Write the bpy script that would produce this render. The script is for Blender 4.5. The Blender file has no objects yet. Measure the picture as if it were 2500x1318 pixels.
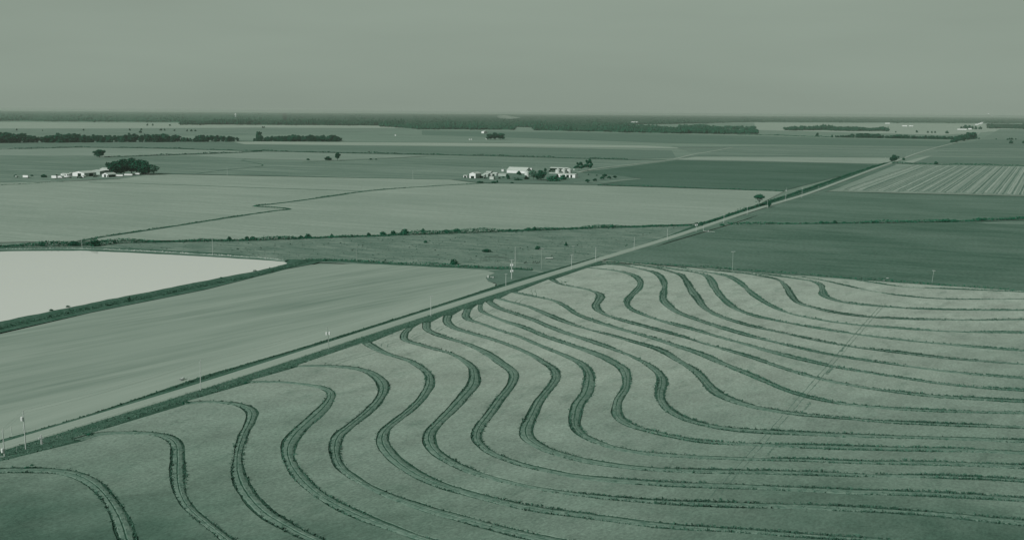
import bpy, bmesh, math, random
import numpy as np
from mathutils import Vector, Matrix
from mathutils.geometry import tessellate_polygon

random.seed(7); rng = np.random.default_rng(7)
scene = bpy.context.scene
COL = scene.collection

# ------------------------------------------------------------------ camera
W0, H0, F0, CAMH = 2500.0, 1318.0, 2500.0, 100.0
PITCH = math.atan((659 - 274.5) / F0); ROLL = math.atan(17 / 2500)
cam_d = bpy.data.cameras.new('camera'); cam = bpy.data.objects.new('camera', cam_d)
COL.objects.link(cam)
cam_d.sensor_width = 36.0; cam_d.lens = 36.0 * F0 / W0
cam_d.clip_start = 1.0; cam_d.clip_end = 200000.0
CROT = Matrix.Rotation(math.pi / 2 - PITCH, 3, 'X') @ Matrix.Rotation(ROLL, 3, 'Z')
cam.matrix_world = Matrix.Translation((0, 0, CAMH)) @ CROT.to_4x4()
scene.camera = cam

# ------------------------------------------------------------------ sky, sun, exposure
SUN_DIR = Vector((-0.62, -0.62, 0.55)).normalized()
SKY_STRENGTH, SKY_TINT = 0.15, (0.835, 1.02, 0.85)
world = bpy.data.worlds.new('World'); scene.world = world; world.use_nodes = True
wn, wl = world.node_tree.nodes, world.node_tree.links
wn.clear()
sky = wn.new('ShaderNodeTexSky'); sky.sky_type = 'NISHITA'; sky.sun_disc = False
sky.sun_elevation = math.asin(SUN_DIR.z); sky.sun_rotation = math.atan2(SUN_DIR.x, SUN_DIR.y)
sky.air_density = 1.0; sky.dust_density = 3.0; sky.ozone_density = 1.0
bw = wn.new('ShaderNodeRGBToBW')
gam = wn.new('ShaderNodeMath'); gam.operation = 'POWER'; gam.inputs[1].default_value = 0.04   # veil of haze evens the sky out
tint = wn.new('ShaderNodeVectorMath'); tint.operation = 'SCALE'; tint.inputs[0].default_value = SKY_TINT
bg = wn.new('ShaderNodeBackground'); bg.inputs['Strength'].default_value = SKY_STRENGTH
wo = wn.new('ShaderNodeOutputWorld')
wl.new(sky.outputs[0], bw.inputs[0]); wl.new(bw.outputs[0], gam.inputs[0])
tc = wn.new('ShaderNodeTexCoord'); wm_ = wn.new('ShaderNodeMapping'); wm_.inputs['Scale'].default_value = (2.2, 2.2, 16.0)
wno = wn.new('ShaderNodeTexNoise'); wno.inputs['Scale'].default_value = 1.0; wno.inputs['Detail'].default_value = 4.0
wmr = wn.new('ShaderNodeMapRange'); wmr.inputs[1].default_value = .25; wmr.inputs[2].default_value = .75; wmr.inputs[3].default_value = .93; wmr.inputs[4].default_value = 1.07
wmu = wn.new('ShaderNodeMath'); wmu.operation = 'MULTIPLY'                      # faint uneven veil of high cloud
wl.new(tc.outputs['Generated'], wm_.inputs[0]); wl.new(wm_.outputs[0], wno.inputs['Vector']); wl.new(wno.outputs['Fac'], wmr.inputs[0])
wl.new(gam.outputs[0], wmu.inputs[0]); wl.new(wmr.outputs[0], wmu.inputs[1]); wl.new(wmu.outputs[0], tint.inputs['Scale']); wl.new(tint.outputs[0], bg.inputs['Color'])
wl.new(bg.outputs[0], wo.inputs['Surface'])

sun_d = bpy.data.lights.new('sun', 'SUN'); sun = bpy.data.objects.new('sun', sun_d); COL.objects.link(sun)
sun_d.energy = 2.1; sun_d.angle = math.radians(12); sun_d.color = (1.0, 0.985, 0.93)
sun.rotation_euler = (-SUN_DIR).to_track_quat('-Z', 'Y').to_euler()
sun.location = (0, 0, 300)

vs = scene.view_settings
scene.display_settings.display_device = 'sRGB'
vs.view_transform = 'Standard'; vs.look = 'None'; vs.exposure = 1.0; vs.gamma = 1.0; vs.use_curve_mapping = False
scene.cycles.use_denoising = True
scene.cycles.max_bounces = 6; scene.cycles.volume_bounces = 1; scene.cycles.diffuse_bounces = 3

# ------------------------------------------------------------------ geometry helpers
def ray(px, py):
    return CROT @ Vector(((px - W0 / 2) / F0, -(py - H0 / 2) / F0, -1.0))
def gp(px, py, z=0.0):
    d = ray(px, py); t = (z - CAMH) / d.z
    return Vector((d.x * t, d.y * t, z))
def dist(px, py):
    return (gp(px, py) - Vector((0, 0, CAMH))).length
def mpp(px, py):                                   # metres covered by one photo pixel at that ground point
    return dist(px, py) / math.sqrt(F0 ** 2 + (px - 1250) ** 2 + (py - 659) ** 2)
def at_depth(px, py, P):                           # height of the photo point px,py above ground point P
    d = ray(px, py); k = math.hypot(P.x, P.y) / math.hypot(d.x, d.y)
    return CAMH + d.z * k

def link(name, me, mats=None, parent=None):
    o = bpy.data.objects.new(name, me); COL.objects.link(o)
    if mats is not None:
        for m in (mats if isinstance(mats, (list, tuple)) else [mats]):
            me.materials.append(m)
    if parent is not None: o.parent = parent
    return o
def tag(o, label=None, cat=None, group=None, kind=None):
    if label: o['label'] = label
    if cat: o['category'] = cat
    if group: o['group'] = group
    if kind: o['kind'] = kind
    return o
def empty(name, loc=(0, 0, 0), rz=0.0, sc=1.0):
    o = bpy.data.objects.new(name, None); COL.objects.link(o)
    o.location = loc; o.rotation_euler = (0, 0, rz); o.scale = (sc,) * 3 if not isinstance(sc, tuple) else sc
    o.empty_display_size = 0.5
    return o
def mesh(name, verts, faces, matidx=None, smooth=False):
    me = bpy.data.meshes.new(name); me.from_pydata([tuple(v) for v in verts], [], faces)
    if matidx is not None: me.polygons.foreach_set('material_index', matidx)
    if smooth: me.polygons.foreach_set('use_smooth', [True] * len(me.polygons))
    me.update(); return me
def quads_mesh(name, V):                           # V: (n,4,3) array
    n = len(V); me = bpy.data.meshes.new(name)
    me.vertices.add(n * 4); me.vertices.foreach_set('co', np.ascontiguousarray(V, dtype=np.float32).ravel())
    me.loops.add(n * 4); me.loops.foreach_set('vertex_index', np.arange(n * 4, dtype=np.int32))
    me.polygons.add(n)
    me.polygons.foreach_set('loop_start', np.arange(0, n * 4, 4, dtype=np.int32))
    me.polygons.foreach_set('loop_total', np.full(n, 4, dtype=np.int32))
    me.update(calc_edges=True); return me
class MB:
    def __init__(s): s.v = []; s.f = []; s.mi = []
    def box(s, x0, x1, y0, y1, z0, z1, m=0):
        b = len(s.v)
        s.v += [(x0,y0,z0),(x1,y0,z0),(x1,y1,z0),(x0,y1,z0),(x0,y0,z1),(x1,y0,z1),(x1,y1,z1),(x0,y1,z1)]
        for q in ((0,3,2,1),(4,5,6,7),(0,1,5,4),(1,2,6,5),(2,3,7,6),(3,0,4,7)):
            s.f.append(tuple(b + i for i in q)); s.mi.append(m)
        return s
    def tube(s, p0, p1, r0, r1, n=8, m=0, cap=True):
        p0, p1 = Vector(p0), Vector(p1); ax = (p1 - p0).normalized()
        u = ax.orthogonal().normalized(); w = ax.cross(u); b = len(s.v)
        for p, r in ((p0, r0), (p1, r1)):
            for k in range(n):
                a = 2 * math.pi * k / n; s.v.append(tuple(p + (u * math.cos(a) + w * math.sin(a)) * r))
        for k in range(n):
            s.f.append((b + k, b + (k + 1) % n, b + n + (k + 1) % n, b + n + k)); s.mi.append(m)
        if cap:
            s.f.append(tuple(b + n - 1 - k for k in range(n))); s.mi.append(m)
            s.f.append(tuple(b + n + k for k in range(n))); s.mi.append(m)
        return s
    def poly(s, pts, m=0):
        b = len(s.v); s.v += [tuple(p) for p in pts]; s.f.append(tuple(range(b, b + len(pts)))); s.mi.append(m); return s
    def build(s, name, mats, parent=None, smooth=False):
        return link(name, mesh(name, s.v, s.f, s.mi, smooth), mats, parent)

def densify(pts, step):
    out = []
    for a, b in zip(pts[:-1], pts[1:]):
        n = max(1, int((b - a).length / step))
        for i in range(n): out.append(a.lerp(b, i / n))
    out.append(pts[-1]); return out
def catmull(pts, step=2.0):
    P = [pts[0] + (pts[0] - pts[1])] + list(pts) + [pts[-1] + (pts[-1] - pts[-2])]
    out = []
    for i in range(1, len(P) - 2):
        p0, p1, p2, p3 = P[i - 1], P[i], P[i + 1], P[i + 2]
        t0 = 0.0; t1 = t0 + max(1e-4, (p1 - p0).length) ** .5
        t2 = t1 + max(1e-4, (p2 - p1).length) ** .5; t3 = t2 + max(1e-4, (p3 - p2).length) ** .5
        n = max(1, int((p2 - p1).length / step))
        for k in range(n):
            t = t1 + (t2 - t1) * k / n
            A1 = p0 * ((t1 - t) / (t1 - t0)) + p1 * ((t - t0) / (t1 - t0))
            A2 = p1 * ((t2 - t) / (t2 - t1)) + p2 * ((t - t1) / (t2 - t1))
            A3 = p2 * ((t3 - t) / (t3 - t2)) + p3 * ((t - t2) / (t3 - t2))
            B1 = A1 * ((t2 - t) / (t2 - t0)) + A2 * ((t - t0) / (t2 - t0))
            B2 = A2 * ((t3 - t) / (t3 - t1)) + A3 * ((t - t1) / (t3 - t1))
            out.append(B1 * ((t2 - t) / (t2 - t1)) + B2 * ((t - t1) / (t2 - t1)))
    out.append(P[-2]); return out
def smooth_line(pts, it=2):
    pts = list(pts)
    for _ in range(it):
        pts = [pts[0]] + [(pts[i - 1] + pts[i] * 2 + pts[i + 1]) / 4 for i in range(1, len(pts) - 1)] + [pts[-1]]
    return pts
def normals2d(pts):
    N = []
    for i in range(len(pts)):
        t = (pts[min(i + 1, len(pts) - 1)] - pts[max(i - 1, 0)]); t.z = 0; t.normalize()
        N.append(Vector((-t.y, t.x, 0)))           # to the left of travel
    return N
def poly_sheet(name, pts, mat, z=None, label=None, kind='structure', parent=None, jag=0.0, step=None):
    P = [Vector((p.x, p.y, z if z is not None else p.z)) for p in pts]
    if step: P = densify(P + [P[0]], step)[:-1]
    if jag: P = [p + Vector((random.gauss(0, jag), random.gauss(0, jag), 0)) for p in P]
    tris = tessellate_polygon([P]); tris = [tuple(t) for t in tris]
    fl = []
    for t in tris:
        a, b, c = (P[i] for i in t)
        fl.append(t if (b - a).cross(c - a).z > 0 else (t[0], t[2], t[1]))
    o = link(name, mesh(name, P, fl), mat, parent)
    return tag(o, label, None, None, kind)
def px_sheet(name, pxs, mat, z=0.02, **k):
    return poly_sheet(name, [gp(x, y, z) for x, y in pxs], mat, **k)
def ribbon(name, pts, offs, mats, midx=None, label=None, kind='structure', parent=None, smooth=False, wob=0.0, wfun=None):
    N = normals2d(pts); v = []; f = []; mi = []; k = len(offs); s = 0.0
    for i, (p, n) in enumerate(zip(pts, N)):
        if i: s += (pts[i] - pts[i - 1]).length
        for (o, z) in offs:
            w = o * (1 + random.gauss(0, wob)) if wob else o
            if wfun: w = w * wfun(s) + random.gauss(0, .06)
            v.append((p.x + n.x * w, p.y + n.y * w, p.z + z))
    for i in range(len(pts) - 1):
        for j in range(k - 1):
            f.append((i * k + j + 1, i * k + j, (i + 1) * k + j, (i + 1) * k + j + 1))   # faces up for decreasing offsets reversed below
            mi.append(midx[j] if midx else 0)
    me = mesh(name, v, f, mi, smooth)
    if me.polygons and sum(p.normal.z for p in me.polygons) < 0: me.flip_normals()
    o = link(name, me, mats, parent)
    return tag(o, label, None, None, kind)

# ------------------------------------------------------------------ materials
GAIN = (0.90, 0.85, 0.94)
def s2l(c):
    c /= 255.0
    return c / 12.92 if c <= 0.04045 else ((c + 0.055) / 1.055) ** 2.4
def tone(c, k=1.0):                                # c: colour as the eye reads it in this light -> base colour
    f = k * (.84 + .36 * min(1.0, s2l(c[1]) / .25))   # pale things stand out a little more through the haze
    return tuple(min(0.92, max(0.001, s2l(v) * g * f)) for v, g in zip(c, GAIN)) + (1.0,)
def new_mat(name):
    m = bpy.data.materials.new(name); m.use_nodes = True
    nt = m.node_tree; nt.nodes.clear()
    out = nt.nodes.new('ShaderNodeOutputMaterial'); p = nt.nodes.new('ShaderNodeBsdfPrincipled')
    p.inputs['Roughness'].default_value = 0.9; p.inputs['Specular IOR Level'].default_value = 0.15
    nt.links.new(p.outputs[0], out.inputs[0]); return m, nt, p
def n_pos(nt, ang=0.0, sx=1.0, sy=1.0, sz=1.0):
    g = nt.nodes.new('ShaderNodeNewGeometry'); mp = nt.nodes.new('ShaderNodeMapping'); mp.vector_type = 'POINT'
    r = nt.nodes.new('ShaderNodeVectorRotate'); r.rotation_type = 'Z_AXIS'; r.inputs['Angle'].default_value = ang
    nt.links.new(g.outputs['Position'], r.inputs['Vector'])
    mp.inputs['Scale'].default_value = (sx, sy, sz); nt.links.new(r.outputs[0], mp.inputs[0]); return mp.outputs[0]
def n_noise(nt, vec, detail=3.0, rough=0.6, dist_=0.0):
    n = nt.nodes.new('ShaderNodeTexNoise'); n.inputs['Scale'].default_value = 1.0
    n.inputs['Detail'].default_value = detail; n.inputs['Roughness'].default_value = rough; n.inputs['Distortion'].default_value = dist_
    nt.links.new(vec, n.inputs['Vector']); return n.outputs['Fac']
def n_range(nt, fac, a, b, lo=0.0, hi=1.0):
    r = nt.nodes.new('ShaderNodeMapRange'); r.inputs[1].default_value = a; r.inputs[2].default_value = b
    r.inputs[3].default_value = lo; r.inputs[4].default_value = hi; nt.links.new(fac, r.inputs[0]); return r.outputs[0]
def n_mix(nt, fac, a, b):
    m = nt.nodes.new('ShaderNodeMix'); m.data_type = 'RGBA'
    if isinstance(fac, float): m.inputs[0].default_value = fac
    else: nt.links.new(fac, m.inputs[0])
    for sock, v in ((m.inputs[6], a), (m.inputs[7], b)):
        if isinstance(v, tuple): sock.default_value = v
        else: nt.links.new(v, sock)
    return m.outputs[2]
def n_bump(nt, p, h, strength, d):
    b = nt.nodes.new('ShaderNodeBump'); b.inputs['Strength'].default_value = strength; b.inputs['Distance'].default_value = d
    nt.links.new(h, b.inputs['Height']); nt.links.new(b.outputs[0], p.inputs['Normal'])
ROADANG = None
def mat_field(name, a, b, ang=0.0, along=80.0, across=8.0, patch=60.0, patch_amt=0.35, c=None, grain=0.0, gs=1.2, bump=0.0, sheen=0.0):
    m, nt, p = new_mat(name)
    f1 = n_range(nt, n_noise(nt, n_pos(nt, ang, 1 / across, 1 / along), 3.0), 0.3, 0.7)
    col = n_mix(nt, f1, tone(a), tone(b))
    if patch_amt:
        f2 = n_range(nt, n_noise(nt, n_pos(nt, ang, 1 / patch, .5 / patch), 4.0, .65), 0.42, 0.7, 0.0, patch_amt)
        col = n_mix(nt, f2, col, tone(c or a))
    if grain:
        f3 = n_range(nt, n_noise(nt, n_pos(nt, 0, 1 / gs, 1 / gs), 2.0, .7), 0.3, 0.7, 1 - grain, 1 + grain)
        v = nt.nodes.new('ShaderNodeVectorMath'); v.operation = 'SCALE'
        nt.links.new(col, v.inputs[0]); nt.links.new(f3, v.inputs['Scale']); col = v.outputs[0]
    nt.links.new(col, p.inputs['Base Color'])
    if bump: n_bump(nt, p, n_noise(nt, n_pos(nt, 0, 1 / gs, 1 / gs), 3.0, .7), bump, gs * .35)
    if sheen: p.inputs['Sheen Weight'].default_value = sheen; p.inputs['Sheen Roughness'].default_value = .5
    p.inputs['Specular IOR Level'].default_value = 0.0
    return m
def mat_plain(name, c, c2=None, scale=1.0, rough=0.8, spec=0.15, bump=0.0, k=1.0):
    m, nt, p = new_mat(name); p.inputs['Roughness'].default_value = rough; p.inputs['Specular IOR Level'].default_value = spec
    f = n_noise(nt, n_pos(nt, 0, 1 / scale, 1 / scale, 1 / scale), 3.0, .65)
    nt.links.new(n_mix(nt, n_range(nt, f, .3, .7), tone(c, k), tone(c2 or tuple(v * .88 for v in c), k)), p.inputs['Base Color'])
    if bump: n_bump(nt, p, f, bump, scale * .3)
    return m
def mat_leaf(name, a, b, scale=2.0):
    m, nt, p = new_mat(name)
    oi = nt.nodes.new('ShaderNodeObjectInfo')
    f = n_noise(nt, n_pos(nt, 0, 1 / scale, 1 / scale, 1 / scale), 2.0, .6)
    col = n_mix(nt, n_range(nt, f, .3, .7), tone(a), tone(b))
    r = n_range(nt, oi.outputs['Random'], 0, 1, .8, 1.25)
    v = nt.nodes.new('ShaderNodeVectorMath'); v.operation = 'SCALE'
    nt.links.new(col, v.inputs[0]); nt.links.new(r, v.inputs['Scale']); nt.links.new(v.outputs[0], p.inputs['Base Color'])
    p.inputs['Specular IOR Level'].default_value = 0.05
    return m
# road heading on the ground, used for the grain of the fields and the farm buildings
_ra, _rb = gp(300, 998), gp(1465, 633); HEAD = math.atan2((_rb - _ra).y, (_rb - _ra).x)
U = Vector((math.cos(HEAD), math.sin(HEAD), 0)); V = Vector((U.y, -U.x, 0))    # along the road / to its right
ANG_U = math.pi / 2 - HEAD                       # rotates the road heading onto +Y

LEV_DARK, LEV_MID = (46, 84, 66), (82, 112, 95)
M = {}
M['ground'] = mat_field('ground_soil', (96, 119, 104), (108, 129, 114), ANG_U - math.pi / 2, 900, 90, 700, .4, (84, 108, 94))
M['light'] = mat_field('pale_crop', (114, 132, 118), (129, 145, 131), ANG_U - math.pi / 2, 130, 9, 140, .5, (108, 127, 113), grain=.09, gs=4.0)
M['lightmid'] = mat_field('thin_pale_crop', (104, 125, 111), (119, 136, 123), ANG_U - math.pi / 2, 220, 16, 160, .5, (98, 120, 105))
M['light2'] = mat_field('pale_stubble', (118, 136, 121), (132, 147, 133), ANG_U - math.pi / 2, 400, 30, 300, .3, (108, 128, 113))
M['mid'] = mat_field('mid_crop', (84, 108, 94), (110, 130, 116), ANG_U - math.pi / 2, 220, 16, 160, .5, (78, 104, 89), grain=.08, gs=9)
M['middark'] = mat_field('middark_crop', (84, 108, 94), (94, 117, 103), ANG_U - math.pi / 2, 300, 25, 200, .3, (76, 102, 88))
M['dark'] = mat_field('dark_crop', (60, 90, 75), (76, 103, 88), ANG_U - math.pi / 2, 160, 12, 160, .6, (82, 108, 94), grain=.1, gs=6)
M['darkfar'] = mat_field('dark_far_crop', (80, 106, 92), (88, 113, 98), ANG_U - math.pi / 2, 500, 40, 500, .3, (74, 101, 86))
M['dark_r'] = mat_field('bean_crop', (62, 91, 76), (80, 107, 92), ANG_U - math.pi / 2, 60, 11, 75, .75, (94, 117, 103), grain=.22, gs=2.4, bump=.3)
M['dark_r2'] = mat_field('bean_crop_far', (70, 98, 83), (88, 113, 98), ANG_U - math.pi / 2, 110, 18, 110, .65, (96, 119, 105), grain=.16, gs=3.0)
M['pasture'] = mat_field('rough_pasture', (78, 104, 90), (112, 131, 117), ANG_U - math.pi / 2, 26, 7, 30, .6, (80, 106, 92), grain=.16, gs=2.2)
M['plowed'] = mat_field('raked_soil', (108, 128, 113), (126, 143, 129), 0.0, 1, 1, 1, 0)
M['stubble'] = mat_field('striped_stubble', (104, 125, 111), (117, 135, 121), ANG_U, 150, 3, 60, .3, (86, 110, 96))
M['windrow'] = mat_field('straw', (138, 152, 139), (128, 144, 130), ANG_U, 30, 2, 30, .3, (108, 128, 114))
M['furrow'] = mat_field('bare_furrow', (76, 103, 88), (88, 112, 98), ANG_U, 30, 2, 30, 0)
M['road'] = mat_field('gravel_road', (122, 139, 125), (131, 147, 133), ANG_U, 90, 1.0, 40, .35, (114, 132, 118), grain=.05, gs=.8)
M['dirt'] = mat_field('dirt_track', (118, 136, 122), (134, 149, 136), ANG_U, 20, 2, 20, .3, (104, 125, 110))
M['verge'] = mat_field('verge_grass', (56, 91, 73), (82, 109, 94), ANG_U, 16, 1.4, 10, .5, (46, 83, 65), grain=.2, gs=.8, bump=.5)
M['bank'] = mat_field('bank_grass', (56, 90, 73), (74, 103, 88), ANG_U - 1.2, 8, 2.0, 10, .5, (40, 78, 60), grain=.2, gs=1.0, bump=.5)
M['corner'] = mat_field('corner_grass', (80, 106, 92), (96, 119, 105), ANG_U - math.pi / 2, 20, 3, 14, .5, (68, 97, 81), grain=.12, gs=1.5)
M['ditch'] = mat_field('ditch_weeds', (52, 86, 69), (66, 97, 81), ANG_U, 8, 3.0, 10, .4, (42, 80, 62), grain=.2, gs=1.5, bump=.4)
M['mud'] = mat_plain('wet_ditch_mud', (34, 70, 53), (50, 84, 67), 1.2, .7)
M['levee'] = mat_plain('levee_grass_floor', (74, 103, 88), (103, 125, 110), 2.0, .95, 0, .4)
M['blade'] = mat_leaf('levee_blades', (46, 86, 67), (72, 104, 88), 1.5)
M['blade_dark'] = mat_leaf('verge_blades', (44, 88, 67), (70, 105, 87), 1.8)
M['blade_mid'] = mat_leaf('mixed_blades', (72, 102, 86), (92, 116, 101), 1.8)
M['blade_pale'] = mat_leaf('dry_blades', (96, 120, 105), (116, 135, 120), 1.8)
M['leaf'] = mat_leaf('tree_leaves', (22, 80, 56), (38, 92, 70), 3.0)
M['leaf_grey'] = mat_leaf('greyer_leaves', (58, 98, 78), (76, 111, 92), 3.0)
M['leaf_far'] = mat_leaf('woodland_leaves', (10, 60, 40), (28, 77, 57), 45.0)
M['bark'] = mat_plain('bark', (62, 84, 72), (84, 104, 92), .4, .9)
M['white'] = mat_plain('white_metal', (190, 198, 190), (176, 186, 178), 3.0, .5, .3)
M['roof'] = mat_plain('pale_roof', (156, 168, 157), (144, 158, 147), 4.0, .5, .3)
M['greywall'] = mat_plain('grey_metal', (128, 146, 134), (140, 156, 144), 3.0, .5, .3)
M['darkroof'] = mat_plain('dark_shingle', (62, 88, 75), (76, 100, 87), 2.0, .8)
M['hole'] = mat_plain('dark_doorway', (16, 42, 30), (22, 48, 36), 2.0, .9, 0)
M['machine'] = mat_plain('machine_paint', (58, 86, 72), (96, 118, 104), 1.0, .5, .3)
M['tyre'] = mat_plain('tyre_rubber', (28, 54, 42), None, 1.0, .9)
M['pole'] = mat_plain('weathered_pole', (158, 170, 160), (140, 155, 144), .8, .8)
M['poledark'] = mat_plain('grey_pole', (124, 141, 129), (110, 129, 116), .8, .8)
M['steel'] = mat_plain('galvanised_steel', (176, 186, 176), (160, 172, 162), .8, .5, .3)
M['wire'] = mat_plain('wire', (96, 116, 104), None, 1.0, .6)
M['stone'] = mat_plain('pale_stone', (190, 198, 188), (160, 172, 160), .7, .9)
_d = gp(1000, 690) - gp(0, 868); PLOW = math.pi / 2 - math.atan2(_d.y, _d.x)
def mat_plowed():
    m, nt, p = new_mat('raked_soil'); p.inputs['Specular IOR Level'].default_value = 0.0
    c1 = n_mix(nt, n_range(nt, n_noise(nt, n_pos(nt, PLOW, 1 / 6, 1 / 130), 5.0, .68), .32, .68), tone((98, 119, 105)), tone((127, 143, 129)))
    c2 = n_mix(nt, n_range(nt, n_noise(nt, n_pos(nt, PLOW, 1 / 38, 1 / 150), 3.0, .6), .38, .68, 0, .75), c1, tone((122, 139, 125)))
    g = nt.nodes.new('ShaderNodeNewGeometry'); d = nt.nodes.new('ShaderNodeVectorMath'); d.operation = 'DOT_PRODUCT'; d.inputs[1].default_value = tuple(V)
    nt.links.new(g.outputs['Position'], d.inputs[0])
    ad = nt.nodes.new('ShaderNodeMath'); ad.operation = 'MULTIPLY_ADD'; ad.inputs[1].default_value = 14.0
    nt.links.new(n_noise(nt, n_pos(nt, PLOW, 1 / 20, 1 / 60), 3.0), ad.inputs[0]); nt.links.new(d.outputs['Value'], ad.inputs[2])
    o0 = gp(500, 916).dot(V) + 7                   # the turned headland runs along the road side
    f = n_range(nt, ad.outputs[0], o0 - 30, o0 - 10)
    c3 = n_mix(nt, f, c2, n_mix(nt, n_range(nt, n_noise(nt, n_pos(nt, ANG_U, 1 / 4, 1 / 90), 3.0), .3, .7), tone((120, 137, 123)), tone((131, 147, 133))))
    nt.links.new(c3, p.inputs['Base Color']); return m
M['plowed'] = mat_plowed()

# rice: patchy ripeness plus vignette painted into the colour, darkest in the near corners
def mat_rice():
    m, nt, p = new_mat('rice_crop')
    g = nt.nodes.new('ShaderNodeNewGeometry'); sx = nt.nodes.new('ShaderNodeSeparateXYZ'); nt.links.new(g.outputs['Position'], sx.inputs[0])
    def math_(op, a, b, c=None):
        n = nt.nodes.new('ShaderNodeMath'); n.operation = op
        for k, v in enumerate((a, b, c)):
            if v is None: continue
            if isinstance(v, (int, float)): n.inputs[k].default_value = v
            else: nt.links.new(v, n.inputs[k])
        return n.outputs[0]
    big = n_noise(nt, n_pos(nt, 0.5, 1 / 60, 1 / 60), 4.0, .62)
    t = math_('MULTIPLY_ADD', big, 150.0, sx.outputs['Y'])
    t = math_('MULTIPLY_ADD', math_('ABSOLUTE', math_('SUBTRACT', sx.outputs['X'], 10.0), 0.0), -0.38, t)   # vignette painted in: colour darkens away from the middle
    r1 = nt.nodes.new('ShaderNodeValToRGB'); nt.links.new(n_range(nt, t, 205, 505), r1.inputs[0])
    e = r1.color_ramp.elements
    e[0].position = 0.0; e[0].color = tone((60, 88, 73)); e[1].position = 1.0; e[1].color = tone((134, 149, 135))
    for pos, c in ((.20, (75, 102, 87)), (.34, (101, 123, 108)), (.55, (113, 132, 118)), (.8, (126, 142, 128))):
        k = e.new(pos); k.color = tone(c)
    # flattened, darker drifts of crop and uneven growth
    f2 = n_range(nt, n_noise(nt, n_pos(nt, ANG_U, 1 / 6, 1 / 15), 5.0, .72), .53, .78, 0, .62)
    col = n_mix(nt, f2, r1.outputs[0], tone((82, 108, 93)))
    f4 = n_range(nt, n_noise(nt, n_pos(nt, ANG_U + .4, 1 / 12, 1 / 22), 4.0, .65), .25, .75, .80, 1.14)
    f3 = n_range(nt, n_noise(nt, n_pos(nt, ANG_U + .2, 1 / .75, 1 / 1.3), 3.0, .8), .25, .75, .68, 1.32)
    v = nt.nodes.new('ShaderNodeVectorMath'); v.operation = 'SCALE'; nt.links.new(col, v.inputs[0]); nt.links.new(math_('MULTIPLY', f3, f4), v.inputs['Scale'])
    nt.links.new(v.outputs[0], p.inputs['Base Color'])
    n_bump(nt, p, n_noise(nt, n_pos(nt, .3, 1 / .9, 1 / .6), 3.0, .75), .5, .3)
    p.inputs['Specular IOR Level'].default_value = 0.0
    return m
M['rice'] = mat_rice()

# ------------------------------------------------------------------ ground and fields
B = 60000.0; FAR = 44500.0
gm = mesh('ground', [(-B, -2000, -.6), (B, -2000, -.6), (B, FAR, -.6), (-B, FAR, -.6)], [(0, 1, 2, 3)])
tag(link('ground', gm, M['ground']), 'flat farmland reaching to the horizon', None, None, 'structure')

def fld(name, pxs, mat, z, label): return px_sheet(name, pxs, M[mat], z, label=label)
# far strips, north of the big pale field (photo top), left to right
fld('field', [(-600, 295), (440, 301), (600, 305), (640, 312), (300, 314), (-600, 314)], 'light2', -.45, 'pale strip of field below the far wood')
fld('field', [(-600, 315), (300, 315), (640, 312), (900, 306), (1030, 306), (1030, 318), (600, 330), (-600, 342)], 'mid', -.45, 'green strip behind the long tree line')
fld('field', [(600, 306), (1030, 306), (1030, 313), (800, 313), (620, 312)], 'light2', -.40, 'pale stubble before the middle wood')
fld('field', [(430, 351), (620, 346), (1240, 350), (1570, 356), (1700, 363), (1240, 358), (600, 352.5)], 'light2', -.40, 'narrow pale band of stubble running to the right')
fld('field', [(1030, 319), (1571, 326), (2330, 345), (2296, 358), (1640, 350), (1240, 336), (1030, 330)], 'darkfar', -.40, 'dark green field below the middle wood')
fld('field', [(-600, 349), (560, 345), (600, 353), (1240, 360), (1640, 368), (1650, 385), (1533, 390), (1240, 383), (600, 369), (333, 362), (-600, 366)], 'middark', -.36, 'dull green field behind the hedge line')
fld('field', [(-600, 366), (205, 361), (333, 362), (600, 369), (640, 370), (256, 384), (230, 380), (-600, 378)], 'lightmid', -.34, 'pale wedge of field behind the lone oak')
fld('field', [(-600, 378), (230, 380), (256, 385), (560, 375), (640, 371), (1048, 381), (600, 388), (590, 392), (820, 398), (1050, 384), (1240, 384), (1533, 391), (1630, 392), (1400, 421), (1160, 437), (1099, 438), (384, 424), (290, 436), (154, 442), (-600, 454)], 'mid', -.32, 'streaky green stubble field between the two farms')
fld('field', [(470, 379), (560, 375), (640, 371), (700, 371.5), (1048, 381), (800, 392), (600, 387.5), (520, 383)], 'lightmid', -.28, 'pale wedge of field by the lone elm')
fld('field', [(1640, 357), (2290, 359), (2240, 374), (2156, 400), (1650, 391), (1700, 375)], 'mid', -.30, 'green field with a pale edge west of the road')
fld('field', [(1650, 389), (1700, 383), (2200, 386), (2156, 400)], 'light', -.24, 'pale strip along the top of the dark field')
fld('field', [(1650, 391.5), (2150, 401), (2080, 423), (1912, 466), (1459, 452), (1545, 439), (1568, 435), (1510, 431), (1420, 421), (1500, 411)], 'dark', -.18, 'dark green field beside the road behind the middle farm')
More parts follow.
